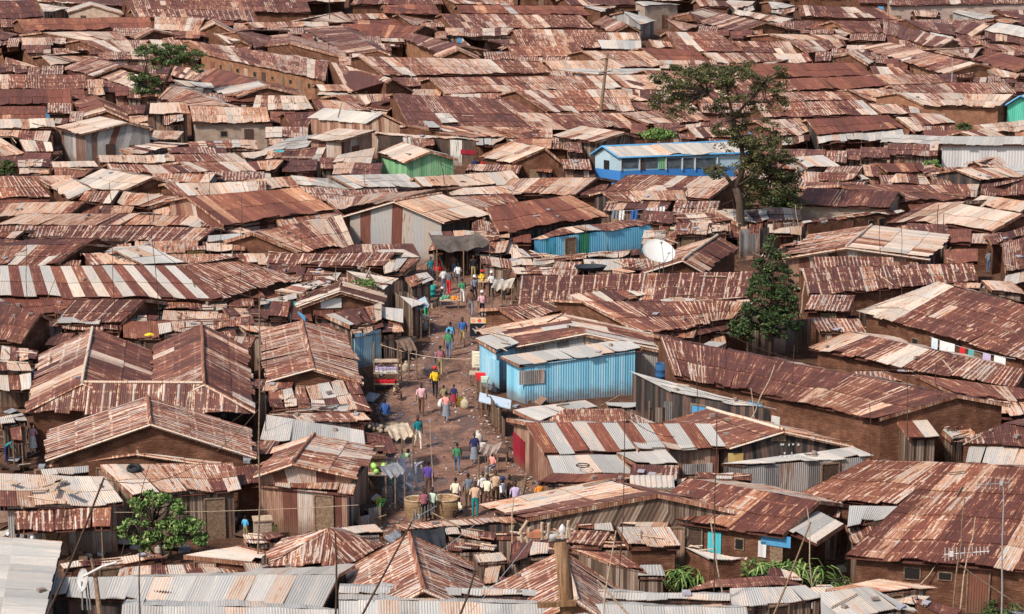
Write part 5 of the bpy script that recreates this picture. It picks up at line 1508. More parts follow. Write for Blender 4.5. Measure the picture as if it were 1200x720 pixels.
    pole(1098, 285, 1100, 240, 'dark mast by the white ribbed roof', .035, 1.6)
    pole(1104, 282, 1106, 250, 'stub mast by the white ribbed roof', .03, 1.6)
    pole(939, 285, 932, 240, 'pale stick right of the dark bush', .03, 1.6, 'palewood')
    pole(939, 360, 943, 330, 'leaning branch right of the bushy tree', .05, 1, 'palewood')
    pole(1116, 95, 1116, 68, 'white mast before the orange gable, upper right', .04, 2.3, 'grey')
    pole(1041, 28, 1041, 0, 'mast on the top dark row, right', .04, 2.4)
    pole(482, 92, 481, 68, 'short white mast, upper centre', .04, 2, 'grey')
    pole(385, 70, 385, 42, 'thin mast by the diagonal dark roof', .03, 2.5)
    pole(386, 28, 386, 0, 'thick dark post on the top edge', .06, 2)
    pole(862, 262, 858, 232, 'thin stick left of acacia trunk', .025, 2)
    pole(807, 240, 803, 215, 'broken stick on the roof before the school', .03, 2.4)
    # leaning power pole
    b = P(700, 165, 0); T = Q(712, 62, b.y); o = empty('power_pole', b, 'leaning wooden power pole with stub crossarms, centre', 'power pole')
    mb = MB(); mb.tube([b, lerp(b, T, .5), T], [.2, .16, .11], 8); mb.build('pole', M['timber'], o, b)
    for y, w in ((68, 9), (84, 8)):
        c = Q(711.5-(y-66)*.14, y, b.y); mb = MB(); mb.tube([c+Vector((-.6, -.15, -.12)), c+Vector((.7, -.15, .12))], .07, 5); mb.build('crossarm', M['timber'], o, b)
        for sx in (-.5, .55):
            mb = MB(); mb.lathe(c+Vector((sx, -.15, .02)), [(.03, 0), (.09, .05), (.05, .14), (.1, .2), (.0, .3)], 8); mb.build('insulator', M['whitetin'], o, b)
    # foreground pole
    Y = 68; q = lambda x, y: Q(x, y, Y); b = q(663, 720); b.z = 0; o = empty('utility_pole', b, 'thick yellowish foreground pole topped by a stick bracket', 'utility pole')
    wd = N('varnished pole', .6, .3); p = wd.pos(); nn = wd.noise(wd.mapv(p, (9, 9, .8)), 1, 5, .7)
    wd.color(wd.ramp(nn, [(.3, (.06, .03, .016)), (.5, (.20, .105, .05)), (.7, (.38, .25, .15))])); wd.bump(nn, .6, .02)
    mb = MB(); t = q(656, 634); mb.tube([b, q(665, 720), q(662, 680), t], [.28, .25, .24, .22], 14); mb.build('pole', wd.m, o, b, smooth=True)
    mb = MB(); c = q(652, 704); mb.box(c+Vector((0, -.3, 0)), 1.25, .16, .17, Matrix.Rotation(-.06, 3, 'Y')); mb.build('crossarm', wd.m, o, b)
    mb = MB(); c = q(640, 628); mb.box(c+Vector((-.1, -.15, 0)), 1.7, .12, .1, Matrix.Rotation(-.05, 3, 'Y')); mb.box(c+Vector((.1, .2, .02)), 1.5, .12, .1, Matrix.Rotation(.06, 3, 'Y')); mb.build('crossarm', M['palewood'], o, b)
    R = random.Random(3)
    for x, y0, y1, ln in ((612, 633, 618, -2), (618, 633, 616, 2), (635, 630, 610, 0), (642, 628, 611, 1), (664, 628, 608, 2), (608, 624, 608, 10), (668, 628, 612, -3)):
        mb = MB(); mb.tube([q(x, y0)+Vector((0, -.2, 0)), q(x+ln, y1)+Vector((0, -.2, 0))], .055, 6); mb.build('peg', M['palewood'], o, b)
    mb = MB(); c = q(659, 620); mb.lathe(c+Vector((0, -.1, -.3)), [(.09, 0), (.13, .08), (.08, .2), (.14, .28), (.08, .42), (.02, .5)], 12); mb.build('insulator', M['whitetin'], o, b, smooth=True)
    mb = MB(); c = q(652, 621); mb.lathe(c+Vector((-.15, 0, -.3)), [(.2, 0), (.26, .1), (.24, .2), (.2, .22)], 12); mb.build('bowl', M['grey'], o, b, smooth=True)
    mb = MB(); mb.box(q(626, 626)+Vector((0, -.1, .05)), .5, .3, .2); mb.build('block', simple('terracotta block', (.4, .16, .09)), o, b)
    for (x0, y0), (x1, y1), nm, Y2, z2 in (((656, 640), (330, 720), 'lower left', 60, 0), ((656, 640), (440, 690), 'centre left', 72, 0)):
        pass
    def wire(a, b_, lab, sag=.6, r=.014, m='darkwood'):
        mb = MB(); pts = []
        for k in range(13):
            t = k/12; p = lerp(a, b_, t); p.z -= sag*4*t*(1-t); pts.append(p)
        mb.tube(pts, r, 4); w = mb.build('wire', M[m], None, a); tag(w, lab, 'wire')
    wire(P(446, 404, 1.9), P(552, 421, 1.9), 'slack rope across the alley above the yellow shirt', .25, .02, 'palewood')
    wire(q(625, 628), Q(548, 720, 60), 'pale cable slanting down left from the foreground pole', .1, .012, 'grey')
    wire(Q(560, 612, 85), Q(436, 705, 76), 'grey cable over the left striped pyramid roof', .05, .014, 'grey')
    wire(P(0, 598, 2), P(420, 592, 2.2), 'yellowish cord strung before the porch house', .2, .012, 'palewood')
    wire(Q(303, 470, 100), Q(150, 560, 100), 'thin dark wire right of the tallest mast', .4, .01)
    for i, (a0, b0, c0, d0, Y0, lab) in enumerate(((303, 350, 131, 245, 120, 'sagging cable from the tallest mast towards the left rows'), (303, 352, 511, 300, 120, 'sagging cable from the tallest mast to the alley head'), (512, 190, 711, 228, 160, 'cable between the green shed and the laundry row'), (711, 228, 858, 235, 160, 'cable between the laundry row and the acacia'), (788, 292, 1031, 262, 135, 'cable from the dish mast to the silvery gable'), (817, 372, 1063, 432, 108, 'cable along the very long dark roof'), (732, 484, 840, 487, 98, 'cable joining the two tallest lower masts'), (840, 488, 1019, 478, 98, 'cable over the zinc walled shed'), (712, 66, 482, 70, 250, 'long cable leaving the power pole leftwards'), (712, 66, 1041, 10, 290, 'long cable leaving the power pole rightwards'), (712, 68, 1116, 70, 240, 'second long cable leaving the power pole rightwards'), (122, 562, 303, 480, 85, 'slack cable from the leaning corner stick'))):
        wire(Q(a0, b0, Y0), Q(c0, d0, Y0+3), lab, .9+.1*(i % 4), .016)
    wire(Q(1174, 600, 88), Q(1020, 480, 110), 'thin wire above the biggest mottled roof', .8, .01)
# ------------------------------------------------------------------ things
def dish(c, r, az, el, lab, mat, stand=1.0, depth=.18, group=None):
    o = empty('satellite_dish', (c[0], c[1], c[2]), lab, 'dish', group); c = Vector(c)
    R_ = rotz(az) @ Matrix.Rotation(el, 3, 'X')
    mb = MB(); n = 6
    prof = [(r*k/n, depth*(k/n)**2) for k in range(n+1)]
    mb.lathe(c, prof+[(r*1.01, depth+.02), (r, depth-.03)]+[(r*k/n, depth*(k/n)**2-.04) for k in range(n-1, -1, -1)], 40, R=R_); mb.build('reflector', mat, o, c, smooth=True)
    mb = MB(); f = c+R_ @ Vector((0, 0, r*.9))
    mb.tube([c+R_ @ Vector((0, -r*.95, depth)), f], r*.025, 5); mb.build('arm', M['steel'], o, c)
    mb = MB(); mb.box(f, r*.12, r*.12, r*.16, R_); mb.build('receiver', M['grey'], o, c)
    for sx in (-.25, .1, .3):
        mb = MB(); mb.tube([c+Vector((sx*r, 0, -.1*r)), c+Vector((sx*r*1.3, .1, -stand))], .03, 5); mb.build('leg', M['steel'], o, c)
def table(px, py, w, d, h, lab, goods, rz=0, z=0.05, name='market_table', top='palewood'):
    b = P(px, py, z); o = empty(name, b, lab, 'table', None); R_ = rotz(rz)
    mb = MB(); mb.box(b+Vector((0, 0, h)), w, d, .05, R_); mb.build('tabletop', M[top], o, b)
    for sx in (-1, 1):
        for sy in (-1, 1):
            mb = MB(); q = b+R_ @ Vector((sx*(w/2-.06), sy*(d/2-.06), 0)); mb.tube([q, q+Vector((0, 0, h))], .035, 5); mb.build('leg', M['timber'], o, b)
    R = random.Random(int(px*13+py))
    for nm, colr, n, rad, lb, x0, x1 in goods:
        mb = MB()
        for k in range(n):
            lay = int(k//max(1, n*.6))
            q = b+R_ @ Vector((R.uniform(x0, x1)*w/2, R.uniform(-.8, .8)*d/2*(1-.3*lay), h+.03+rad*(.9+1.4*lay)))
            mb.lathe(q, [(0, -rad), (rad*.7, -rad*.7), (rad, 0), (rad*.7, rad*.7), (0, rad)], 8)
        g = mb.build(nm, cloth(colr), None, b, smooth=True); tag(g, lb, 'produce')
def washing(a, b_, items, lab):
    "a cord and separate cloths hanging from it"
    o = empty('clothesline', a, lab, 'clothesline'); mb = MB(); pts = [lerp(a, b_, k/8)-Vector((0, 0, .12*4*(k/8)*(1-k/8))) for k in range(9)]; mb.tube(pts, .012, 4); mb.build('cord', M['grey'], o, a)
    R = random.Random(int(a.x*100)); d = (b_-a).normalized()
    for t, w, h, c, lb, nm in items:
        p = lerp(a, b_, t)-Vector((0, 0, .12*4*t*(1-t))); mb = MB(); n = 6
        for i in range(n):
            for j in range(4):
                def vv(i, j): return p+d*(i/n*w)+Vector((0, .06*math.sin(i*1.8+j*.6)*(.3+j/4)-.03, -h*j/4-.03*math.sin(i*1.1)*(j/4)))
                mb.face([vv(i, j), vv(i+1, j), vv(i+1, j+1), vv(i, j+1)])
                k = Vector((0, .02, 0)); mb.face([vv(i, j)+k, vv(i+1, j)+k, vv(i+1, j+1)+k, vv(i, j+1)+k])
        x = mb.build(nm, cloth(C[c] if isinstance(c, str) else c), None, a); tag(x, lb, 'laundry')
def things():
    def tarp(pts, lab, mat, sag=.25, seed=1, posts=True):
        R = random.Random(seed); n = 14; mb = MB(); a, b, c, d = pts
        def vv(i, j):
            s, t = i/n, j/n; q = lerp(lerp(a, b, s), lerp(d, c, s), t).copy(); q.z += -sag*4*s*(1-s)*.5*(.3+t)+.16*mnoise.noise(q*1.3+Vector((seed, 0, 0)))+.08*math.sin(s*19)*t; return q
        for i in range(n):
            for j in range(n):
                q = [vv(i, j), vv(i+1, j), vv(i+1, j+1), vv(i, j+1)]; mb.face(q)
                mb.face([v-Vector((0, 0, .025)) for v in q])
        g = Vector((a.x, a.y, 0)); o = empty('awning', g, lab, 'awning'); mb.build('canvas', mat, o, g, smooth=False)
        if posts:
            for p in (c, d, (c+d)/2): mb = MB(); mb.tube([Vector((p.x, p.y, 0)), Vector((p.x, p.y, p.z-.1))], .045, 5); mb.build('post', M['timber'], o, g)
    # dishes
    c = Q(771, 297, P(775, 345, 2).y+.5); s = scale_at(c)
    dish(c, 19.5/s, .35, math.radians(32), 'big white satellite dish on the dark gabled roof', M['whiteplain'], 1.6, .2)
    c = Q(99, 680, 77); dish(c, .42, -1.0, math.radians(75), 'small rusty-edged dish above the long grey roof', M['grey'], 1.2, .08)
    t = c
    mb = MB(); g = Q(117, 720, 76); g2 = Q(88, 722, 76)
    o = empty('dish_post', Vector((g.x, g.y, 0)), 'crooked forked post carrying the small dish', 'post'); b = Vector((g.x, g.y, 0)); mb.tube([b, g, Q(112, 676, 76.5), Q(107, 655, 76.5)], [.11, .1, .08, .05], 7); mb.build('post', M['timber'], o, b)
    mb = MB(); mb.tube([Q(97, 676, 76.3), Q(120, 664, 76.3), Q(137, 659, 76.3)], .05, 6); mb.build('arm', M['whitetin'], o, b)
    # tyre
    c = P(157, 549, 2.75); mb = MB(); n = 24
    R_ = Matrix.Rotation(math.radians(14), 3, 'X')
    for k in range(n):
        for j in range(8):
            def tp(k, j): a = k*2*math.pi/n; p = j*2*math.pi/8; rr = .25+.09*math.cos(p); return c+R_ @ Vector((rr*math.cos(a), rr*math.sin(a), .1*math.sin(p)))
            mb.face([tp(k, j), tp(k+1, j), tp(k+1, j+1), tp(k, j+1)])
    o = mb.build('tyre', simple('black rubber', (.018, .018, .018), .7), None, c, smooth=True); tag(o, 'worn black tyre lying on the rusty roof', 'tyre')
    # shoes on the corner roof
    for x, y, col, lb in ((10, 627, 'white', 'white shoe at the grey corner roof\'s far edge'), (21, 629, 'black', 'black shoe beside a white one on the roof edge'), (30, 631, 'black', 'second black shoe on the roof edge'), (38, 632, 'white', 'white trainer at the right end of the shoe row')):
        b = P(x, y, 3.6); mb = MB(); mb.lathe(b, [(.09, 0), (.1, .06), (.07, .12), (.03, .14)], 10, sx=.8, sy=1.5); o = mb.build('shoe', cloth(C[col]), None, b, smooth=True); tag(o, lb, 'shoe')
    # planks on the junk roof
    R = random.Random(8)
    for i, (x0, y0, x1, y1, lb) in enumerate(((48, 572, 73, 562, 'tilted brown plank on the junk-strewn roof'), (60, 578, 70, 560, 'upright-leaning stick on the junk-strewn roof'), (73, 573, 90, 577, 'orange board on the junk-strewn roof'), (30, 573, 46, 570, 'reddish board on the junk-strewn roof'), (10, 565, 22, 566, 'grey slab left on the junk-strewn roof'))):
        a, b = P(x0, y0, 2.75), P(x1, y1, 2.85); mb = MB(); d = b-a; mb.box((a+b)/2, d.length, .22, .05, rotz(math.atan2(d.y, d.x))); o = mb.build('plank', M['palewood'] if i != 3 else M['rust'], None, a); tag(o, lb, 'plank')
    # more stall covers along the alley
    def cover(x0, y0, x1, y1, dx, dy, z, mat, lab, seed):
        tarp([P(x0, y0, z+.25), P(x1, y1, z+.25), P(x1+dx, y1+dy, z), P(x0+dx, y0+dy, z)], lab, mat, .3, seed)
    CV = [(452, 498, 478, 494, 6, 16, 'tan cloth cover over the rolled goods table', (.42, .33, .24)), (444, 545, 466, 541, 8, 12, 'grey cloth cover beside the smoking stall', (.2, .2, .21)), (462, 398, 480, 395, 8, 12, 'brown sack cover over the shaded left stalls', (.14, .09, .065)),
          (478, 352, 498, 348, 5, 10, 'bluish plastic cover over the crowded stall', (.3, .36, .42)), (580, 328, 604, 326, -4, 10, 'pale sack cover, right side of the upper alley', (.4, .34, .28)), (566, 520, 588, 518, -5, 12, 'faded rag cover over the rough table', (.3, .22, .18))]
    for i, (a, b, c, d, e_, f, lab, col) in enumerate(CV): cover(a, b, c, d, e_, f, 1.95, simple('stall cover', col, .95, .35, 3), lab, 40+i)
    # curved tin, basin, ring
    a = P(985, 395, 0); Y = a.y; o = None; mb = MB(); c0 = Q(978, 385, Y); c1 = Q(1026, 378, Y+.5)
    for k in range(10):
        for j in range(6):
            def cp(k, j): ang = math.radians(15+k*16); return lerp(c0, c1, j/6)+Vector((0, -math.cos(ang)*.75, math.sin(ang)*.62-.2))
            q = [cp(k, j), cp(k, j+1), cp(k+1, j+1), cp(k+1, j)]; mb.face(q, [(k*.15, j*.4), (k*.15, j*.4+.4), (k*.15+.15, j*.4+.4), (k*.15+.15, j*.4)], (.35, .5, .6, .6))
            mb.face([v+Vector((0, 0, -.03)) for v in q], None, (.9, 0, 0, .2))
    g = Vector((c0.x, c0.y, 0)); o = empty('shelter', g, 'half-round curved tan tin sheet over the yard', 'shelter'); mb.build('curved_sheet', IRON, o, g)
    for x in (983, 1022):
        mb = MB(); p = P(x, 402, 0); mb.tube([p, Vector((p.x, p.y, 1.5))], .05, 6); mb.build('post', M['timber'], o, g)
    c = P(692, 317, 2.3); mb = MB(); mb.lathe(c, [(0, 0), (.8, .02), (1.0, .25), (1.05, .3), (.95, .28), (.75, .08), (0, .06)], 20, sy=.55); o = mb.build('basin', simple('black rubber basin', (.03, .035, .045), .6), None, c, smooth=True); tag(o, 'black oval basin on a roof left of the white dish', 'basin')
    c = P(683, 546, 2.35); mb = MB(); n = 20
    for k in range(n):
        a0, a1 = k*2*math.pi/n, (k+1)*2*math.pi/n
        mb.tube([c+Vector((.3*math.cos(a0), .3*math.sin(a0), .02)), c+Vector((.3*math.cos(a1), .3*math.sin(a1), .02))], .025, 4, cap=False)
    mb.tube([c+Vector((-.3, 0, .02)), c+Vector((.3, 0, .02))], .02, 4); o = mb.build('ring', M['void'], None, c); tag(o, 'black wire ring lying on the zinc awning roof', 'ring')
    # jerrycans / drums
    def jerry(px, py, lab, col=(.75, .6, .1), z=.06, rz=.3, sc=1):
        b = P(px, py, z); o = empty('jerrycan', b, lab, 'jerrycan'); R_ = rotz(rz); mb = MB(); w, d, h = .30*sc, .2*sc, .4*sc
        prof = [(.44, 0), (.5, .03), (.5, h*.8), (.36, h*.95), (.2, h)]
        mb.lathe(b, [(p*1.35, z_) for p, z_ in prof], 4, sx=w, sy=d, R=R_ @ rotz(math.pi/4)) if False else mb.box(b+Vector((0, 0, h*.42)), w, d, h*.84, R_)
        mb.box(b+Vector((0, 0, h*.88)), w*.8, d*.75, h*.1, R_); mb.build('body', cloth(col), o, b)
        mb = MB(); mb.tube([b+R_ @ Vector((-w*.3, 0, h*.9)), b+R_ @ Vector((-w*.25, 0, h*1.06)), b+R_ @ Vector((w*.1, 0, h*1.06)), b+R_ @ Vector((w*.15, 0, h*.9))], .02, 5); mb.build('handle', cloth(col), o, b)
        mb = MB(); mb.tube([b+R_ @ Vector((w*.32, 0, h*.92)), b+R_ @ Vector((w*.32, 0, h*1.04))], .035, 8); mb.build('cap', cloth(C['black']), o, b)
    jerry(445, 596, 'yellow jerrycan under the cabbage stall', sc=1.3); jerry(539, 476, 'yellow jerrycan beside the child in maroon skirt', sc=1.2)
    jerry(321, 629, 'pale yellow jerrycan by the doorway box', (.7, .6, .22), sc=1.25); jerry(482, 376, 'ochre jerrycan by the upper left stalls', (.6, .4, .12))
    def drum(px, py, lab, col, z=0, h=.9, r=.3):
        b = P(px, py, z); o = empty('drum', b, lab, 'drum'); mb = MB(); mb.lathe(b, [(0, .01), (r, 0), (r, h*.32), (r*1.05, h*.34), (r, h*.36), (r, h*.65), (r*1.05, h*.67), (r, h*.69), (r, h), (r*.95, h), (r*.93, h-.03), (0, h-.03)], 18); mb.build('body', cloth(col), o, b, smooth=True)
        mb = MB(); mb.lathe(b+Vector((r*.4, 0, h-.03)), [(.06, 0), (.06, .05), (0, .05)], 10); mb.build('cap', cloth(C['grey']), o, b)
    drum(775, 447, 'dark blue plastic drum at the tin wall\'s right', (.03, .09, .2), 1.0, 1.0, .33)
    drum(451, 489, 'bright blue drum left of the sitting person', (.05, .2, .5), 0, .7, .25)
    drum(443, 532, 'grey cooking drum near the market stall', (.2, .2, .2), 0, .6, .3)
    drum(471, 578, 'black pot stand below the smoking stall', (.06, .06, .07), 0, .5, .35)
    drum(421, 602, 'pale blue bucket on the alley\'s left edge', (.4, .5, .6), 0, .5, .22)
    drum(505, 350, 'teal bin among the upper left stalls', (.03, .35, .3), 0, .9, .3)
    # woven baskets
    for px, py, lb in ((489, 613, 'left one of two huge woven baskets'), (521, 612, 'right one of two huge woven baskets, cut by people')):
        b = P(px, py-6, .03); o = empty('woven_basket', b, lb, 'basket', None); m = N('woven straw', .9, .1); p = m.pos(); w = m.noise(m.mapv(p, (3, 3, 22)), 1.5, 4)
        m.color(m.ramp(w, [(.35, (.16, .10, .05)), (.6, (.34, .22, .125))])); m.bump(w, 1, .04)
        r = .56 if px < 500 else .66
        mb = MB(); mb.lathe(b, [(r*.9, 0), (r, .3), (r*1.03, .6), (r, .9), (r*.9, .9), (r*.88, .75), (0, .7)], 24, sy=.8); mb.build('basket', m.m, o, b, smooth=True)
        mb = MB(); n = 24
        mb.tube([b+Vector((r*1.0*math.cos(k*2*math.pi/n), r*.8*math.sin(k*2*math.pi/n), 1.0-.1)) for k in range(n+1)], .035, 6, cap=False); mb.build('rim', M['palewood'], o, b)
    # tables and produce
    table(527, 363, 1.25, .8, .65, 'fruit table in the middle of the upper alley', [('oranges', (.8, .3, .04), 26, .05, 'heap of oranges on the upper alley table', 0, .9), ('greens', (.1, .4, .25), 12, .07, 'green vegetables on the upper alley table', -.9, -.1)])
    table(447, 573, 1.5, 1.0, .8, 'cabbage stall table at the lower left of the alley', [('cabbages', (.38, .68, .16), 16, .14, 'heap of light green cabbages on the stall', -.6, .6)])
    table(437, 606, 1.3, .8, .45, 'low dark bench below the cabbage stall', [('melons', (.1, .35, .08), 5, .12, 'dark green melons on the low bench', .4, .9)], top='darkwood')
    table(494, 345, 1.5, .9, .7, 'crowded stall table on the upper alley\'s left', [('vegetables', (.3, .5, .1), 18, .09, 'mixed vegetables on the crowded stall table', -.9, .9)])
    table(490, 383, 1.4, .8, .5, 'low table of goods by the green-trousered person', [('bundles', (.6, .55, .5), 10, .1, 'pale bundles on the low table', -.9, .9)])
    table(550, 540, 1.6, .5, .6, 'dark wooden bench left of the white chair', [], .1, top='darkwood')
    table(574, 543, 1.8, .7, .65, 'rough wooden table before the crimson kiosk', [], -.1, top='darkwood')
    table(450, 520, 2.2, 1.0, .6, 'stall table heaped with rolled goods', [('sacks', (.33, .25, .18), 22, .13, 'heap of tan rolled goods beside the grey roof', -.9, .9)], top='darkwood')
    table(571, 340, 1.2, .7, .6, 'small table of yellow goods, upper alley right', [('bananas', (.75, .5, .08), 12, .08, 'yellow fruit on the upper right table', -.8, .8)])
    table(588, 345, 1.4, .8, .5, 'table with blue cloth bundle, upper alley right', [('bundle', (.4, .5, .65), 7, .15, 'pale blue bundles on the upper right table', -.7, .7)])
    # crates and sacks along the lane
    for i, (x, y, kind, lab) in enumerate(((459, 505, 0, 'slatted crate beside the rolled goods table'), (476, 437, 1, 'white sack by the left charcoal baskets'), (455, 581, 0, 'slatted crate left of the cabbage stall'), (437, 618, 1, 'pale sack by the low zinc fence'), (585, 409, 1, 'dirty white sack on the right rubble'), (590, 372, 0, 'crate by the blue bundles table'), (506, 361, 0, 'crate beside the seated fruit vendor'), (487, 356, 1, 'grey sack behind the crowded stall'), (569, 565, 0, 'crate under the faded rag cover'), (560, 520, 1, 'tan sack near the white plastic chair'), (481, 402, 0, 'crate below the low table of goods'), (498, 388, 1, 'cream sack near the low table'), (612, 612, 0, 'crate by the child in orange and lilac'), (545, 480, 1, 'small white sack by the yellow jerrycan'))):
        b = P(x, y, .05); rz = rotz(i*.7)
        if kind == 0:
            o = empty('crate', b, lab, 'crate')
            for q, (dx, dy, w, d_) in enumerate(((0, -.22, .6, .03), (0, .22, .6, .03), (-.29, 0, .03, .44), (.29, 0, .03, .44))):
                mb = MB()
                for zz in (.08, .2, .32): mb.box(b+rz @ Vector((dx, dy, zz)), w, d_, .09, rz)
                mb.build('side', M['palewood'], o, b)
            mb = MB(); mb.box(b+Vector((0, 0, .03)), .56, .42, .03, rz); mb.build('bottom', M['timber'], o, b)
        else:
            mb = MB(); mb.lathe(b, [(.02, 0), (.2, .02), (.26, .2), (.24, .42), (.12, .55), (.05, .58), (.11, .68), (.02, .66)], 12, sx=1, sy=.75, R=rz); tag(mb.build('sack', cloth(((.5, .46, .4), (.4, .33, .24), (.35, .33, .31))[i % 3]), None, b, smooth=True), lab, 'sack')
    # shelf stall
    b = P(453, 456, .03); o = empty('shelf_stand', b, 'wooden shelf stand of folded goods, left alley side', 'shelf')
    for sx in (-.65, .65):
        for sy in (-.25, .25):
            mb = MB(); mb.tube([b+Vector((sx, sy, 0)), b+Vector((sx, sy, 2.6))], .04, 5); mb.build('post', M['timber'], o, b)
    for z in (.35, .95, 1.6):
        mb = MB(); mb.box(b+Vector((0, 0, z)), 1.4, .6, .05); mb.build('shelf', M['palewood'], o, b)
    for k, (z, c, lb) in enumerate(((1.02, 'white', 'white folded cloth pile on the shelf stand'), (1.15, 'lilac', 'bluish folded cloth on top of the pile'), (.42, 'red', 'red and blue packets on the lower shelf'))):
        g = b+Vector((0, -.05, z)); mb = MB()
        for i in range(6): mb.box(g+Vector((-.5+i*.2, 0, .05)), .18, .4, .1+.04*(i % 3), rotz(.1*i))
        tag(mb.build('folded_cloth', cloth(C[c]), None, g), lb, 'cloth')
    # black display board with round pictures
    b = P(562, 398, .03); o = empty('display_board', b, 'black stall board with three round pictures on top', 'sign'); mb = MB(); mb.box(b+Vector((0, 0, .75)), 1.15, .06, 1.1); mb.build('board', cloth(C['black']), o, b)
    mb = MB(); mb.box(b+Vector((0, -.04, 1.17)), 1.08, .03, .34); mb.build('strip', cloth((.72, .6, .45)), o, b)
    for sx, c in ((-.36, (.8, .35, .15)), (0, (.75, .1, .08)), (.36, (.8, .45, .05))):
        mb = MB(); n = 14; mb.face([b+Vector((sx+.12*math.cos(k*6.283/n), -.06, 1.17+.12*math.sin(k*6.283/n))) for k in range(n)]); mb.build('picture', cloth(c), o, b)
    R = random.Random(4)
    for k in range(6):
        mb = MB(); x = R.uniform(-.35, .35); z = R.uniform(.4, .9); mb.box(b+Vector((x, -.05, z)), R.uniform(.1, .3), .03, .05, Matrix.Rotation(R.uniform(-1, 1), 3, 'Y')); mb.build('ware', M['grey'], o, b)
    for sx in (-.5, .5):
        mb = MB(); mb.tube([b+Vector((sx, .1, 0)), b+Vector((sx, 0, 1.3))], .03, 5); mb.build('leg', M['timber'], o, b)
    # poster boxes
    for px, py, w, h, c, lb in ((561, 430, .75, .85, 'cream', 'cream poster panel on the stall left of blue kiosk'), (563, 447, .55, .45, 'red', 'red basin on the stall left of blue kiosk'), (568, 449, .4, .35, 'mint', 'mint box beside the red basin')):
        b = P(px, py, .75); mb = MB(); mb.box(b+Vector((0, 0, h/2)), w, .3, h); mb.box(b+Vector((0, -.17, h/2)), w*.7, .04, h*.6); tag(mb.build('stall_box', cloth(C[c]), None, b), lb, 'box')
    table(564, 452, 1.3, .8, .72, 'plank counter left of the blue kiosk', [])
    b = P(580, 470, .9); mb = MB(); mb.box(b, 1.7, 1.0, .05, Matrix.Rotation(.25, 3, 'Y') @ Matrix.Rotation(.2, 3, 'X')); 
    o = empty('counter', Vector((b.x, b.y, 0)), 'pale blue tilted sheet counter at the kiosk', 'counter'); mb.build('sheet', simple('pale blue tin', (.5, .58, .66), .5, .1), o, Vector((b.x, b.y, 0)))
    for sx in (-.7, .7): mb = MB(); mb.tube([Vector((b.x+sx, b.y, 0)), Vector((b.x+sx, b.y, .9-sx*.2))], .04, 5); mb.build('leg', M['timber'], o, Vector((b.x, b.y, 0)))
    # pallet of slats
    b = P(597, 572, .08); o = empty('slatted_pallet', b, 'wide slatted timber platform beside the crimson kiosk', 'pallet')
    for k in range(12): mb = MB(); mb.box(b+Vector((-.3+k*.02, -1.7+k*.3, .12)), 1.9, .16, .04, rotz(-.35)); mb.build('slat', M['timber'], o, b)
    # plastic chair
    b = P(564, 541, .05); o = empty('plastic_chair', b, 'white plastic chair behind the dark jumper person', 'chair'); W = cloth((.75, .68, .66))
    mb = MB(); mb.box(b+Vector((0, 0, .43)), .45, .45, .04); mb.build('seat', W, o, b)
    mb = MB()
    for k in range(7): a = -.9+k*.3; mb.box(b+Vector((.24*math.sin(a), .24*math.cos(a)-.02, .68)), .08, .03, .46, rotz(-a))
    mb.build('backrest', W, o, b)
    for sx in (-.2, .2):
        for sy in (-.2, .2): mb = MB(); mb.tube([b+Vector((sx, sy, 0)), b+Vector((sx*.9, sy*.9, .43))], .025, 5); mb.build('leg', W, o, b)
    # carried bag
    b = P(516.5, 478, .35); mb = MB(); mb.lathe(b, [(.02, 0), (.14, .05), (.17, .22), (.1, .38), (.02, .5)], 10, sy=.6); tag(mb.build('carrier_bag', cloth(C['white']), None, b, smooth=True), 'white carrier bag held by the coral-topped person', 'bag')
    # tarpaulins
    cv = simple('grey brown canvas', (.10, .08, .068), .95, .45, 2)
    tarp([P(503, 277, 2.8), P(560, 273, 2.8), P(574, 285, 2.35), P(512, 292, 2.3)], 'sagging grey canvas awning at the tin barn', cv, .5, 2)
    bp = simple('black plastic sheet', (.025, .025, .028), .35, .3, 3)
    tarp([P(482, 624, 2), P(520, 618, 2), P(523, 636, 1.7), P(497, 645, 1.6)], 'crumpled black plastic sheeting by the left pyramid roof', bp, .3, 3, False)
    # stacked sheets
    b = P(760, 574, 2.0); o = empty('sheet_stack', b, 'stack of corrugated offcuts between two mottled roofs', 'stack')
    for k in range(5):
        mb = MB()
        for i in range(8): p = b+Vector((-.8+i*.24, 0, .06*k)); mb.face([p+Vector((0, -.5, 0)), p+Vector((.12, -.5, .03)), p+Vector((.12, .6, .25)), p+Vector((0, .6, .22))], [(i, 0), (i+.1, 0), (i+.1, 1), (i, 1)], (.5-.1*k, .5, .5, .5)); mb.face([p+Vector((.12, -.5, .03)), p+Vector((.24, -.5, 0)), p+Vector((.24, .6, .22)), p+Vector((.12, .6, .25))], [(i, 0), (i+.1, 0), (i+.1, 1), (i, 1)], (.5-.1*k, .5, .5, .5))
        mb.build('sheet', IRON, o, b)
    # water box by doorway
    b = P(308, 634, 0); o = empty('storage_box', b, 'tan concrete-like box beside the pale jerrycan', 'box'); mb = MB(); mb.box(b+Vector((0, 0, .5)), .75, .6, 1.0, rotz(.2)); mb.build('body', M['mudpale'], o, b); mb = MB(); mb.box(b+Vector((0, 0, 1.03)), .85, .7, .06, rotz(.2)); mb.build('lid', M['palewood'], o, b)
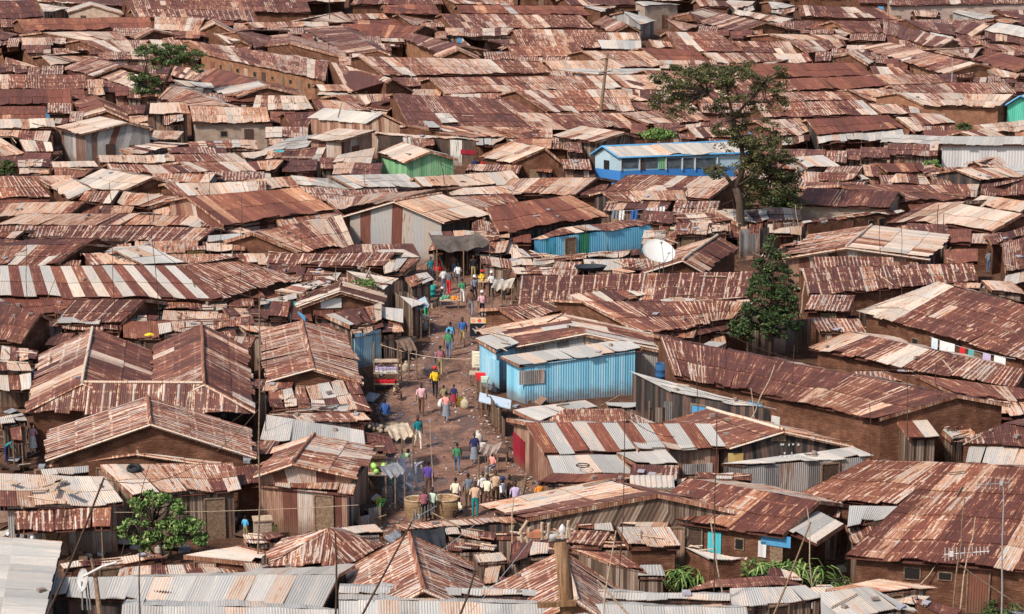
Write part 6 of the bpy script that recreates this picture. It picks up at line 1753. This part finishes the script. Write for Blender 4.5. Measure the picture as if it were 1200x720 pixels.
    # fences of sheets
    def fence(x0, y0, x1, y1, h, mat, lab):
        a, b = P(x0, y0), P(x1, y1); g = a; o = empty('sheet_fence', g, lab, 'fence'); n = max(2, int((b-a).length/.75)); R = random.Random(int(x0)); d = (b-a).normalized(); pr = d.cross(Vector((0, 0, 1)))
        for k in range(n):
            p, q = lerp(a, b, k/n), lerp(a, b, (k+1)/n+.02); hh = h+R.uniform(-.25, .2); off = pr*R.uniform(-.05, .05); mb = MB()
            L = (q-p).length; mb.face([p+off, q+off, q+off+Vector((0, 0, hh)), p+off+Vector((0, 0, hh+R.uniform(-.1, .1)))], [(k*.9, 0), (k*.9+L, 0), (k*.9+L, hh), (k*.9, hh)])
            mb.face([p+off-pr*.03, q+off-pr*.03, q+off-pr*.03+Vector((0, 0, hh)), p+off-pr*.03+Vector((0, 0, hh))], [(k*.9, 0), (k*.9+L, 0), (k*.9+L, hh), (k*.9, hh)])
            mb.build('panel', M[mat if R.random() < .6 else R.choice(['rust', 'tin', 'wood'])], o, g)
        for k in range(0, n+1, 2): p = lerp(a, b, k/n)+pr*.08; mb = MB(); mb.tube([p, p+Vector((0, 0, h+.2))], .045, 5); mb.build('post', M['timber'], o, g)
    fence(875, 418, 948, 412, 1.9, 'wood', 'grey and rust sheet fence under the bushy tree')
    fence(948, 402, 1020, 396, 1.6, 'dark', 'low dark sheet fence behind the curved tin')
    fence(905, 292, 940, 288, 1.8, 'wood', 'board fence right of the acacia trunk')
    fence(866, 302, 900, 299, 1.8, 'dark', 'dark pole fence under the acacia')
    fence(300, 588, 330, 580, 1.6, 'wood', 'short plank fence left of the porch house')
    fence(760, 512, 795, 510, 1.7, 'wood', 'rag-hung plank fence by the tarred shed')
    fence(560, 470, 590, 512, 1.1, 'wood', 'low broken fence on the alley\'s right edge')
    fence(420, 625, 445, 620, 1.0, 'tin', 'low zinc fence at the alley\'s lower left corner')
    # washing
    washing(Q(1090, 395, 119.3), Q(1190, 421, 114.2), [(.02, .45, .8, (.6, .68, .72), 'pale blue cloth first on the right washing line', 'sheet'), (.12, 1.1, .75, 'white', 'white sheet beside the pale blue cloth', 'sheet'), (.36, .35, .8, 'red', 'red shirt on the right washing line', 'shirt'), (.46, .4, .95, (.1, .35, .35), 'teal towel on the right washing line', 'towel'), (.63, .55, .85, 'lilac', 'blue-white patterned cloth, right washing line', 'cloth'), (.76, .8, .8, 'white', 'white cloth at the line\'s right end', 'sheet')], 'washing line under the right edge roof')
    washing(P(4, 440, 1.7), P(40, 433, 1.7), [(.05, .3, 1.0, 'navy', 'navy trousers on the left yard line', 'trousers'), (.25, .4, .8, (.5, .6, .7), 'pale patterned shirt on the left yard line', 'shirt'), (.45, .3, 1.0, 'red', 'red garment on the left yard line', 'shirt'), (.6, .3, .9, 'tan', 'tan garment on the left yard line', 'shirt'), (.75, .5, .6, 'blue', 'blue jeans on the left yard line', 'trousers')], 'washing line in the dark left yard')
    washing(Q(716, 247, 157.3), Q(782, 241, 157.8), [(.02, .4, .6, 'slate', 'grey garment, far left of the eave laundry', 'shirt'), (.14, .4, .7, 'white', 'white garment under the distant eave', 'shirt'), (.35, .5, .8, 'blue', 'strong blue garment under the distant eave', 'shirt'), (.62, .5, .7, 'white', 'white shirt, right of the eave laundry', 'shirt'), (.74, .4, .8, (.7, .5, .5), 'pinkish shirt, right of the eave laundry', 'shirt'), (.86, .4, .7, 'white', 'last white shirt of the eave laundry', 'shirt')], 'washing under the eave behind the blue shops')
    washing(Q(806, 184, P(790, 212, 0).y-.8), Q(850, 183, P(790, 212, 0).y-.8), [(.0, .5, .8, 'navy', 'dark cloth at the school\'s veranda', 'cloth'), (.2, .5, .6, 'white', 'white cloth at the school\'s veranda', 'cloth'), (.38, .5, .9, 'pink', 'pink cloth at the school\'s veranda', 'cloth'), (.6, .5, .9, 'purple', 'purple cloth at the school\'s veranda', 'cloth')], 'washing line along the school veranda')
    c = Q(763, 192, P(760, 214, 0).y-1); washing(c, c+Vector((.6, 0, 0)), [(.0, .55, 1.1, 'red', 'red blanket draped over the school railing', 'blanket')], 'short cord on the school railing')
    washing(P(150, 394, 1.5), P(182, 388, 1.5), [(.1, .3, .8, 'slate', 'dark clothes before the small zinc-strip roof', 'shirt'), (.5, .3, .8, 'lilac', 'lilac shirt by the small zinc-strip roof', 'shirt')], 'washing cord behind the left wing')
    washing(P(160, 445, 1.6), P(181, 443, 1.6), [(.55, .35, 1.1, 'jean', 'blue trousers hanging between the two wings', 'trousers')], 'cord across the narrow yard')
    washing(P(136, 132, 2), P(168, 129, 2), [(.0, .9, .5, 'navy', 'dark washing left of the plank hut', 'cloth'), (.5, 1.0, .5, 'white', 'white washing left of the plank hut', 'cloth')], 'washing line left of the tall plank hut')
    b = P(176, 402, 1.3); mb = MB(); mb.lathe(b, [(.05, 0), (.4, .1), (.45, .3), (.3, .5), (.05, .6)], 12, sy=.7); tag(mb.build('bundle', cloth((.6, .45, .03)), None, b, smooth=True), 'mustard yellow bundle in the gap between the wings', 'bundle')
    b = P(197, 374, 1.9); mb = MB(); mb.lathe(b, [(.12, 0), (.2, .12), (.22, .2), (.2, .2), (.1, .03)], 12); tag(mb.build('bowl', cloth(C['bgreen']), None, b, smooth=True), 'bright green bowl on the scrap roof, left', 'bowl')
    # blue window of the brick gable + white poster, chalk marks, loose doors
    # smoke over the stall
    bm = bmesh.new(); bmesh.ops.create_icosphere(bm, subdivisions=3, radius=1); me = D.meshes.new('smoke'); bm.to_mesh(me); bm.free()
    s = D.objects.new('smoke', me); COL.objects.link(s); c = P(470, 562, 1.4); s.location = c; s.scale = (1.3, 1.1, 1.4)
    m = D.materials.new('stall smoke'); m.use_nodes = True; nt = m.node_tree; nt.nodes.remove(nt.nodes['Principled BSDF']); pv = nt.nodes.new('ShaderNodeVolumePrincipled'); pv.inputs['Color'].default_value = (.7, .75, .95, 1)
    tc = nt.nodes.new('ShaderNodeTexCoord'); ln = nt.nodes.new('ShaderNodeVectorMath'); ln.operation = 'LENGTH'; nt.links.new(tc.outputs['Object'], ln.inputs[0]); mr = nt.nodes.new('ShaderNodeMapRange'); mr.inputs[1].default_value = 1; mr.inputs[2].default_value = .1; mr.inputs[3].default_value = 0; mr.inputs[4].default_value = .32; nt.links.new(ln.outputs['Value'], mr.inputs[0]); nt.links.new(mr.outputs[0], pv.inputs['Density']); nt.links.new(pv.outputs[0], nt.nodes['Material Output'].inputs['Volume']); me.materials.append(m)
    tag(s, 'bluish smoke drifting up from the market stall', 'smoke', kind='stuff')
def raypx(px, py):
    q = P(px, py, 0); o = Vector((0, 0, HC)); dg = bpy.context.evaluated_depsgraph_get()
    h, loc, n, i, ob, m = SC.ray_cast(dg, o, (q-o).normalized())
    return (loc, n, ob) if h else None
def fittings():
    "doors, panels and signs fixed to walls the photo shows"
    def panel(x0, y0, x1, y1, mat, name, lab=None, off=.03):
        r = raypx((x0+x1)/2, (y0+y1)/2)
        if not r: return
        loc, n, ob = r; n = Vector((n.x, n.y, 0))
        if n.length < .2: n = Vector((0, -1, 0))
        n.normalize()
        if n.y > 0: n = -n
        s = scale_at(loc); w = (x1-x0)/s/max(.4, abs(n.y)); h = (y1-y0)/s/math.cos(TH)
        root = ob
        while root.parent: root = root.parent
        if root.name.startswith('ground') or root.name.startswith('path'): return
        mb = MB(); mb.box(loc+n*off, w, .05, h, rotz(math.atan2(n.y, n.x)+math.pi/2)); o = mb.build(name, M[mat] if isinstance(mat, str) else mat, root, root.location)
        if lab: o['label'] = lab
    panel(830, 623, 845, 651, 'skyblue', 'door', 'turquoise door'); panel(893, 627, 926, 640, 'bluetrim', 'panel', 'blue sheet panel'); panel(889, 634, 898, 653, 'whitetin', 'panel', 'white sheet panel'); panel(903, 641, 917, 659, 'timber', 'door')
    panel(376, 350, 400, 361, 'whiteplain', 'poster', 'white poster'); panel(348, 368, 360, 375, 'bluetrim', 'window', 'blue shuttered window')
    panel(608, 434, 638, 450, 'tin', 'shutter', 'grey sheet over the window'); panel(570, 420, 586, 452, 'sky', 'panel')
    panel(903, 508, 921, 517, 'timber', 'sign_board'); panel(853, 531, 871, 541, 'yellow', 'panel', 'yellow board')
    R = random.Random(1)
    for i in range(16): x, y = R.uniform(914, 938), R.choice([520, 525, 530, 534]); panel(x, y, x+R.uniform(1, 2.2), y+R.uniform(1.5, 2.5), 'whiteplain', 'chalk_mark')
    panel(800, 544, 817, 556, 'tin', 'panel'); panel(818, 543, 835, 555, 'tin', 'panel')
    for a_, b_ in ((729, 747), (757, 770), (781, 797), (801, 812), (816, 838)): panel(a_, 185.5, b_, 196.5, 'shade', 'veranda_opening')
    for x in (727, 749, 780, 799, 814, 840): panel(x-.6, 184.5, x+.6, 199, 'whiteplain', 'post', None, .12)
    panel(772, 184, 779, 198, 'greenw', 'door', 'green door'); panel(751, 186, 756, 199, 'darkwood', 'door'); panel(708, 188, 714, 198, 'void', 'window')
    panel(540, 176, 557, 181, 'red', 'panel', 'red lower panel'); panel(322, 176, 333, 180, 'skyblue', 'panel')
    panel(600, 512, 618, 545, 'red', 'door', 'crimson door')
    panel(134, 596, 150, 640, 'rust', 'panel'); panel(905, 488, 914, 499, 'whiteplain', 'shutter')
def rubble():
    "loose wreckage on the bare ground between the houses"
    R = random.Random(21); mb = MB(); mats = [simple('rubble stone', (.2, .12, .085)), M['timber'], M['darkwood'], simple('rubble rag', (.26, .27, .3), .9, .5), simple('rubble pale', (.42, .37, .32))]
    n = 0
    while n < 3400:
        x, y = R.uniform(-10, 1210), R.uniform(170, 725)
        if covered(x, y, -1) or (445 < x < 600 and 300 < y < 625): n += 1; continue
        n += 1; b = P(x, y, 0); k = R.random()
        if k < .45: mb.box(b+Vector((0, 0, .08)), R.uniform(.15, .5), R.uniform(.12, .4), R.uniform(.1, .35), rotz(R.random()*3), m=R.choice([0, 0, 0, 4, 3]))
        elif k < .8: a = R.random()*6.28; L = R.uniform(.5, 2.0); mb.tube([b+Vector((0, 0, .05)), b+Vector((math.cos(a)*L, math.sin(a)*L, R.uniform(.05, 1.1)))], .035, 5, m=R.choice([1, 2, 1]))
        else: mb.box(b+Vector((0, 0, .2)), R.uniform(.5, 1.1), R.uniform(.4, .8), .03, rotz(R.random()*3) @ Matrix.Rotation(R.uniform(-.7, .7), 3, 'X'), m=R.choice([4, 0, 3, 2]))
    tag(mb.build('rubble', mats), 'stones, sticks and broken boards lying in the gaps between shacks', 'rubble', kind='stuff')
# ------------------------------------------------------------------ light
def light():
    w = D.worlds.new('World'); SC.world = w; w.use_nodes = True; nt = w.node_tree; bg = nt.nodes['Background']
    sky = nt.nodes.new('ShaderNodeTexSky'); sky.sky_type = 'NISHITA'; sky.sun_disc = False
    EL, AZ = math.radians(47), math.radians(-135)     # azimuth: where the light comes from, measured from +Y clockwise
    sky.sun_elevation = EL; sky.sun_rotation = AZ; sky.air_density = 1.3; sky.dust_density = 2.5
    nt.links.new(sky.outputs[0], bg.inputs[0]); bg.inputs[1].default_value = .12
    l = D.lights.new('sun', 'SUN'); l.energy = 4.1; l.angle = math.radians(5); l.color = (1, .93, .84); o = D.objects.new('sun', l); COL.objects.link(o)
    d = Vector((math.sin(AZ)*math.cos(EL), math.cos(AZ)*math.cos(EL), math.sin(EL)))
    o.rotation_euler = d.to_track_quat('Z', 'Y').to_euler(); o.location = (0, 0, 80)
    v = SC.view_settings; v.view_transform = 'Standard'; v.look = 'None'; v.gamma = 1; v.exposure = 0.22; v.use_curve_mapping = False
    SC.cycles.max_bounces = 5; SC.cycles.diffuse_bounces = 3; SC.cycles.volume_bounces = 0
ground()
prescan(HOUSES); FILL = fillers(); build_houses(HOUSES+FILL)
bpy.context.view_layer.update()
fittings()
people()
vegetation()
poles()
things()
roof_litter()
rubble()
light()
